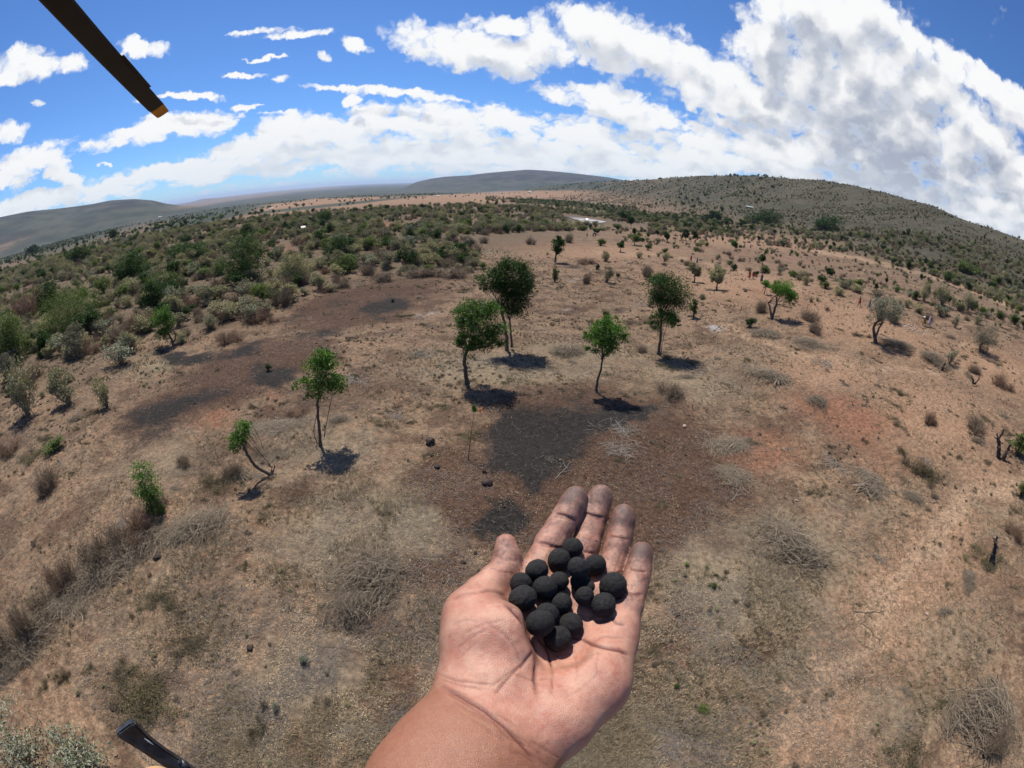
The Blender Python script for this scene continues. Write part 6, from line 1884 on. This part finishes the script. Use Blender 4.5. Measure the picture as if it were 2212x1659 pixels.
def walker(x, y, hgt, face, stride, wrap, long_, label, carry=None, group=None):
    def L(*a): return np.array(a, float)
    s = stride
    def body(P):
        d = None
        def rc(a, b, ra, rb, k=.03):
            nonlocal d
            q = round_cone(P, L(*a), L(*b), ra, rb); d = q if d is None else smin(d, q, k)
        rc((0, 0, 1.0), (0, .02, 1.38), .125, .145); rc((0, .02, 1.40), (0, .03, 1.50), .06, .055)
        rc((0, .045, 1.60), (0, .05, 1.66), .085, .090)
        rc((0, .135, 1.60), (0, .14, 1.585), .018, .014, .012)
        for sg in (-1, 1):
            rc((sg * .04, 0, 1.40), (sg * .17, 0, 1.39), .07, .055)
            rc((sg * .09, 0, .95), (sg * .09, sg * s * .5, .52), .085, .058); rc((sg * .09, sg * s * .5, .52), (sg * .08, sg * s, .08), .055, .036)
            rc((sg * .08, sg * s, .05), (sg * .08, sg * s + .15, .035), .038, .03)
            rc((sg * .19, 0, 1.38), (sg * .23, -sg * s * .35, 1.12), .05, .038); rc((sg * .23, -sg * s * .35, 1.12), (sg * .22, -sg * s * .3 + .13, .92), .036, .026)
            rc((sg * .22, -sg * s * .3 + .13, .92), (sg * .22, -sg * s * .3 + .18, .84), .028, .018)
        return d

    def robe(P):
        zb = .32 if long_ else .62
        d = round_cone(P, L(0, 0, zb + .15), L(0, .01, 1.22), .20 + s * .25, .165)
        d = smin(d, round_cone(P, L(-.14, 0, 1.38), L(.14, .01, 1.38), .085, .085), .09)
        d = np.maximum(d, zb - P[:, 2]); d = np.maximum(d, P[:, 2] - 1.47)
        fold = .018 * np.sin(np.arctan2(P[:, 0], P[:, 1]) * 7 + P[:, 2] * 2.2) * smooth01((1.35 - P[:, 2]) / .7)
        return d + fold
    B = ground_at(x, y)
    e = empty('person', tuple(B)); e.rotation_euler = (0, 0, face); k = hgt / 1.75; e.scale = (k, k, k)
    tag(e, label, 'person', group)
    V, Fq = small_sdf(body, (-.36, -.48, -.04), (.36, .52, 1.82), .024)
    obj('body', mesh_np('body', V, Fq, [SKINP], True), e)
    V, Fq = small_sdf(robe, (-.5, -.5, .2), (.5, .5, 1.6), .03)
    obj('wrap', mesh_np('wrap', V, Fq, [wrap], True), e)
    if carry is not None:
        V, Fq = small_sdf(lambda P: round_cone(P, L(-.08, -.22, 1.12), L(.08, -.24, 1.12), .12, .12), (-.3, -.45, .9), (.3, 0, 1.35), .03)
        bg = obj('bundle', mesh_np('bundle', V, Fq, [carry], True)); bg.location = tuple(B); bg.rotation_euler = (0, 0, face); bg.scale = (k, k, k)
        tag(bg, 'pale bundle carried on the back of the woman in the yellow skirt', 'bundle')


RED = cloth_mat('red_cloth', (.42, .035, .022), (.30, .02, .02)); ORG = cloth_mat('orange_cloth', (.45, .10, .03), (.36, .05, .02)); BLU = cloth_mat('dark_blue_cloth', (.05, .06, .13), (.22, .04, .05))
GRY = cloth_mat('grey_cloth', (.20, .20, .21), (.10, .10, .12)); YEL = cloth_mat('yellow_brown_cloth', (.36, .19, .04), (.16, .05, .02)); CHK = cloth_mat('checked_white_cloth', (.5, .46, .48), (.28, .10, .14)); WHT = cloth_mat('white_bundle_cloth', (.6, .62, .62), (.3, .5, .45))
for (x, y, hpx, face, wrap, lg, lab, cr) in [
    (1618, 603, 19, 2.8, ORG, True, 'person in an orange red wrap, left of three walkers', None),
    (1626, 603, 19, -2.8, RED, False, 'person in a dark red wrap, middle of three walkers', None),
    (1644, 611, 20, 2.4, BLU, True, 'person in dark blue, right of three walkers', None),
    (1492, 565, 15, -2.0, RED, True, 'person in a bright red wrap, far off left of a companion', None),
    (1505, 572, 16, -1.6, GRY, False, 'person in grey clothes, walking behind the one in bright red', None),
    (1608, 534, 9, 1.0, BLU, True, 'tiny dark figure farthest away, left one', None),
    (1621, 537, 9, 0.5, GRY, True, 'tiny dark figure farthest away, right one', None),
    (1855, 663, 22, 1.6, RED, False, 'person in red striding, left of the olive tree', None),
    (1876, 668, 22, -1.4, GRY, True, 'person in grey half hidden behind the olive tree', None),
    (1995, 704, 27, -1.5, YEL, True, 'person in yellow brown skirt carrying a pale bundle', WHT),
    (2006, 706, 26, -1.5, CHK, True, 'person in a pale checked wrap walking right of the bundle carrier', None),
    (1268, 511, 9, 1.5, BLU, True, 'dark figure in the small far group before the pond, left one', None),
    (1281, 512, 9, 1.2, BLU, True, 'dark figure in the small far group before the pond, middle one', None),
    (1286, 512, 9, 2.0, GRY, True, 'dark figure in the small far group before the pond, right one', None)]:
    B = ground_at(x, y); d = np.linalg.norm(B - CP)
    walker(x, y, float(np.clip(hpx / FPX * d, 1.3, 2.3)), face, .22, wrap, lg, lab, cr, 'people walking over the plain')

# ------------------------------------------------------------------ rotor blade overhead
def along(x, y, d): return CP + ray(float(x), float(y)) * d


bt = along(352, 247, 6.9); b0 = along(124, 0, 4.45)
ax = (bt - b0); Lb = np.linalg.norm(ax); ax /= Lb
ch = along(372, 232, 6.9) - along(318, 258, 6.9); ch -= ax * (ch @ ax); ch /= np.linalg.norm(ch)
nb3 = np.cross(ax, ch)
root = bt - ax * (Lb + 2.3)
M_BLADE, n, b = mat('black_blade_paint'); p = n.new('ShaderNodeTexCoord').outputs['Object']
n.set(b.inputs['Base Color'], n.mix(n.noise(p, 3.0, 5, .6), (.005, .005, .006), (.013, .013, .015))); b.inputs['Roughness'].default_value = .5
M_TIPY, n, b = mat('yellow_tip_paint'); b.inputs['Base Color'].default_value = (.55, .26, .03, 1); b.inputs['Roughness'].default_value = .5
M_STRIP, n, b = mat('worn_metal_edge'); b.inputs['Base Color'].default_value = (.10, .10, .105, 1); b.inputs['Metallic'].default_value = .6; b.inputs['Roughness'].default_value = .45
prof = [(-.5, 0), (-.47, .045), (-.38, .075), (-.22, .09), (.0, .08), (.25, .05), (.5, .006), (.5, -.006), (.25, -.035), (.0, -.055), (-.22, -.06), (-.38, -.055), (-.47, -.035)]


def blade_seg(s0, s1, c0, c1):
    m_ = MB(); V = []
    for s, c in ((s0, c0), (s1, c1)):
        for (u, v) in prof: V.append(root + ax * s + ch * (u * c) + nb3 * (v * c) - root)
    k = len(prof); Q = [[i, (i + 1) % k, k + (i + 1) % k, k + i] for i in range(k)]
    T = [[0, i + 1, i] for i in range(1, k - 1)] + [[k, k + i, k + i + 1] for i in range(1, k - 1)]
    m_.add(V, Q=Q, T=T); return m_


Lt = Lb + 2.3; chord = .20
e = empty('rotor_blade', tuple(root)); tag(e, 'black helicopter rotor blade with a yellow tip crossing the top left of the sky', 'rotor blade')
obj('blade', blade_seg(0, Lt - .27, chord, chord).mesh('blade', [M_BLADE], False), e)
obj('trim_tab', (lambda mm: (mm.add([root * 0 + ax * s + ch * (u) * chord + nb3 * v for s in (Lt - 1.75, Lt - .85) for (u, v) in ((.49, -.004), (.62, -.004), (.62, .004), (.49, .004))], Q=[[0, 1, 2, 3], [4, 7, 6, 5], [0, 4, 5, 1], [1, 5, 6, 2], [2, 6, 7, 3], [3, 7, 4, 0]]), mm)[1])(MB()).mesh('trim_tab', [M_BLADE]), e)
obj('leading_edge_strip', (lambda mm: (mm.tube([ax * s + ch * (-.5 * chord) for s in (Lt - 3.2, Lt - 2.0, Lt - .9, Lt - .3)], .006, 5), mm)[1])(MB()).mesh('leading_edge_strip', [M_STRIP]), e)
obj('tip_band', blade_seg(Lt - .27, Lt, chord, chord * .9).mesh('tip_band', [M_TIPY], False), e)

# ------------------------------------------------------------------ black step and tan boot at the bottom edge
M_STEP, n, b = mat('scuffed_black_metal'); p = n.new('ShaderNodeTexCoord').outputs['Object']
sc = n.noise(p, 14.0, 5, .65)
c = n.mix(n.maprange(sc, .45, .6), (.020, .021, .024), (.050, .052, .058)); c = n.mix(n.maprange(n.noise(n.vmath('MULTIPLY', p, (20., 90., 30.)), 1.0, 3, .6), .70, .76), c, (.35, .36, .37))
n.set(b.inputs['Base Color'], c); b.inputs['Roughness'].default_value = .42; b.inputs['Metallic'].default_value = .2
out = [(251, 1592), (256, 1584), (283, 1564), (292, 1565), (328, 1602), (362, 1627), (392, 1646), (425, 1668), (470, 1700), (440, 1730), (372, 1670), (350, 1655), (300, 1622)]
D0 = 1.25
pl = [along(x, y, D0 + (y - 1565) * .0012) for x, y in out]
c0 = np.mean(pl, 0); U = pl[5] - pl[1]; U /= np.linalg.norm(U); W_ = pl[3] - pl[0]; Nn = np.cross(U, W_); Nn /= np.linalg.norm(Nn)
if Nn @ (CP - c0) < 0: Nn = -Nn
import bmesh
bm = bmesh.new(); vs = [bm.verts.new(Vector(q - c0)) for q in pl]; f_ = bm.faces.new(vs)
if f_.normal.dot(Vector(Nn)) > 0 or True:
    r_ = bmesh.ops.extrude_face_region(bm, geom=[f_]); bmesh.ops.translate(bm, vec=Vector(-Nn * .022), verts=[v for v in r_['geom'] if isinstance(v, bmesh.types.BMVert)])
bmesh.ops.recalc_face_normals(bm, faces=bm.faces); bmesh.ops.bevel(bm, geom=list(bm.edges), offset=.004, segments=2, affect='EDGES')
me = bpy.data.meshes.new('plate'); bm.to_mesh(me); bm.free(); me.materials.append(M_STEP)
e = empty('boarding_step', tuple(c0)); tag(e, 'scuffed flat black metal step end at the bottom left of the picture', 'step')
obj('plate', me, e)
for (x, y) in ((386, 1647), (398, 1653)):
    bb = MB(); q = along(x, y, D0 + .105) - c0
    bb.tube([q - Nn * .01, q + Nn * .008, q + Nn * .0085], [.010, .010, .0001], 6); obj('bolt', bb.mesh('bolt', [M_STEP]), e)
sc_ = MB(); q0 = along(311, 1592, D0 + .028) - c0 + Nn * .004; q1 = along(330, 1606, D0 + .045) - c0 + Nn * .004
sc_.tube([q0, (q0 + q1) / 2, q1], [.0008, .0022, .0008], 5); M_SCR, n, b = mat('bare_metal_scratch'); b.inputs['Base Color'].default_value = (.6, .6, .6, 1)
obj('scratch', sc_.mesh('scratch', [M_SCR]), e)


def boot_fn(P):
    d = round_cone(P, np.array([0, 0, 0.]), np.array([0, -.12, .0]), .050, .046)
    d = smin(d, round_cone(P, np.array([0, -.14, .01]), np.array([0, -.24, .07]), .045, .055), .03)
    return smin(d, round_cone(P, np.array([0, -.26, .08]), np.array([0, -.28, .20]), .055, .06), .03)


V, Fq = small_sdf(boot_fn, (-.1, -.38, -.1), (.1, .1, .32), .007)
Bc = along(348, 1708, 1.06)
M_BOOT, n, b = mat('tan_suede'); b.inputs['Base Color'].default_value = (.46, .28, .13, 1); b.inputs['Roughness'].default_value = .85
o = obj('boot', mesh_np('boot', V, Fq, [M_BOOT], True)); o.location = tuple(Bc); tag(o, 'smooth tan boot toe just showing over the bottom edge beside the black step', 'boot')
# ------------------------------------------------------------------ haze
zs = float(V_MIN) - 3
top = float(V_MAX) + 20
m = bpy.data.materials.new('haze'); m.use_nodes = True; m.node_tree.nodes.clear(); n = NT(m.node_tree)
pv = n.new('ShaderNodeVolumePrincipled', {'Color': (.62, .76, 1.0, 1), 'Density': 3.8e-5, 'Anisotropy': 0.2})
n.l.new(pv.outputs[0], n.new('ShaderNodeOutputMaterial').inputs['Volume'])
h_ = 62000.0
bx = [(a_, b_, c_) for c_ in (zs, top) for b_ in (-h_, h_) for a_ in (-h_, h_)]
hz = obj('haze', mesh_np('haze', bx, np.array([[0, 2, 3, 1], [4, 5, 7, 6], [0, 1, 5, 4], [2, 6, 7, 3], [0, 4, 6, 2], [1, 3, 7, 5]]), [m]))
tag(hz, kind='stuff')
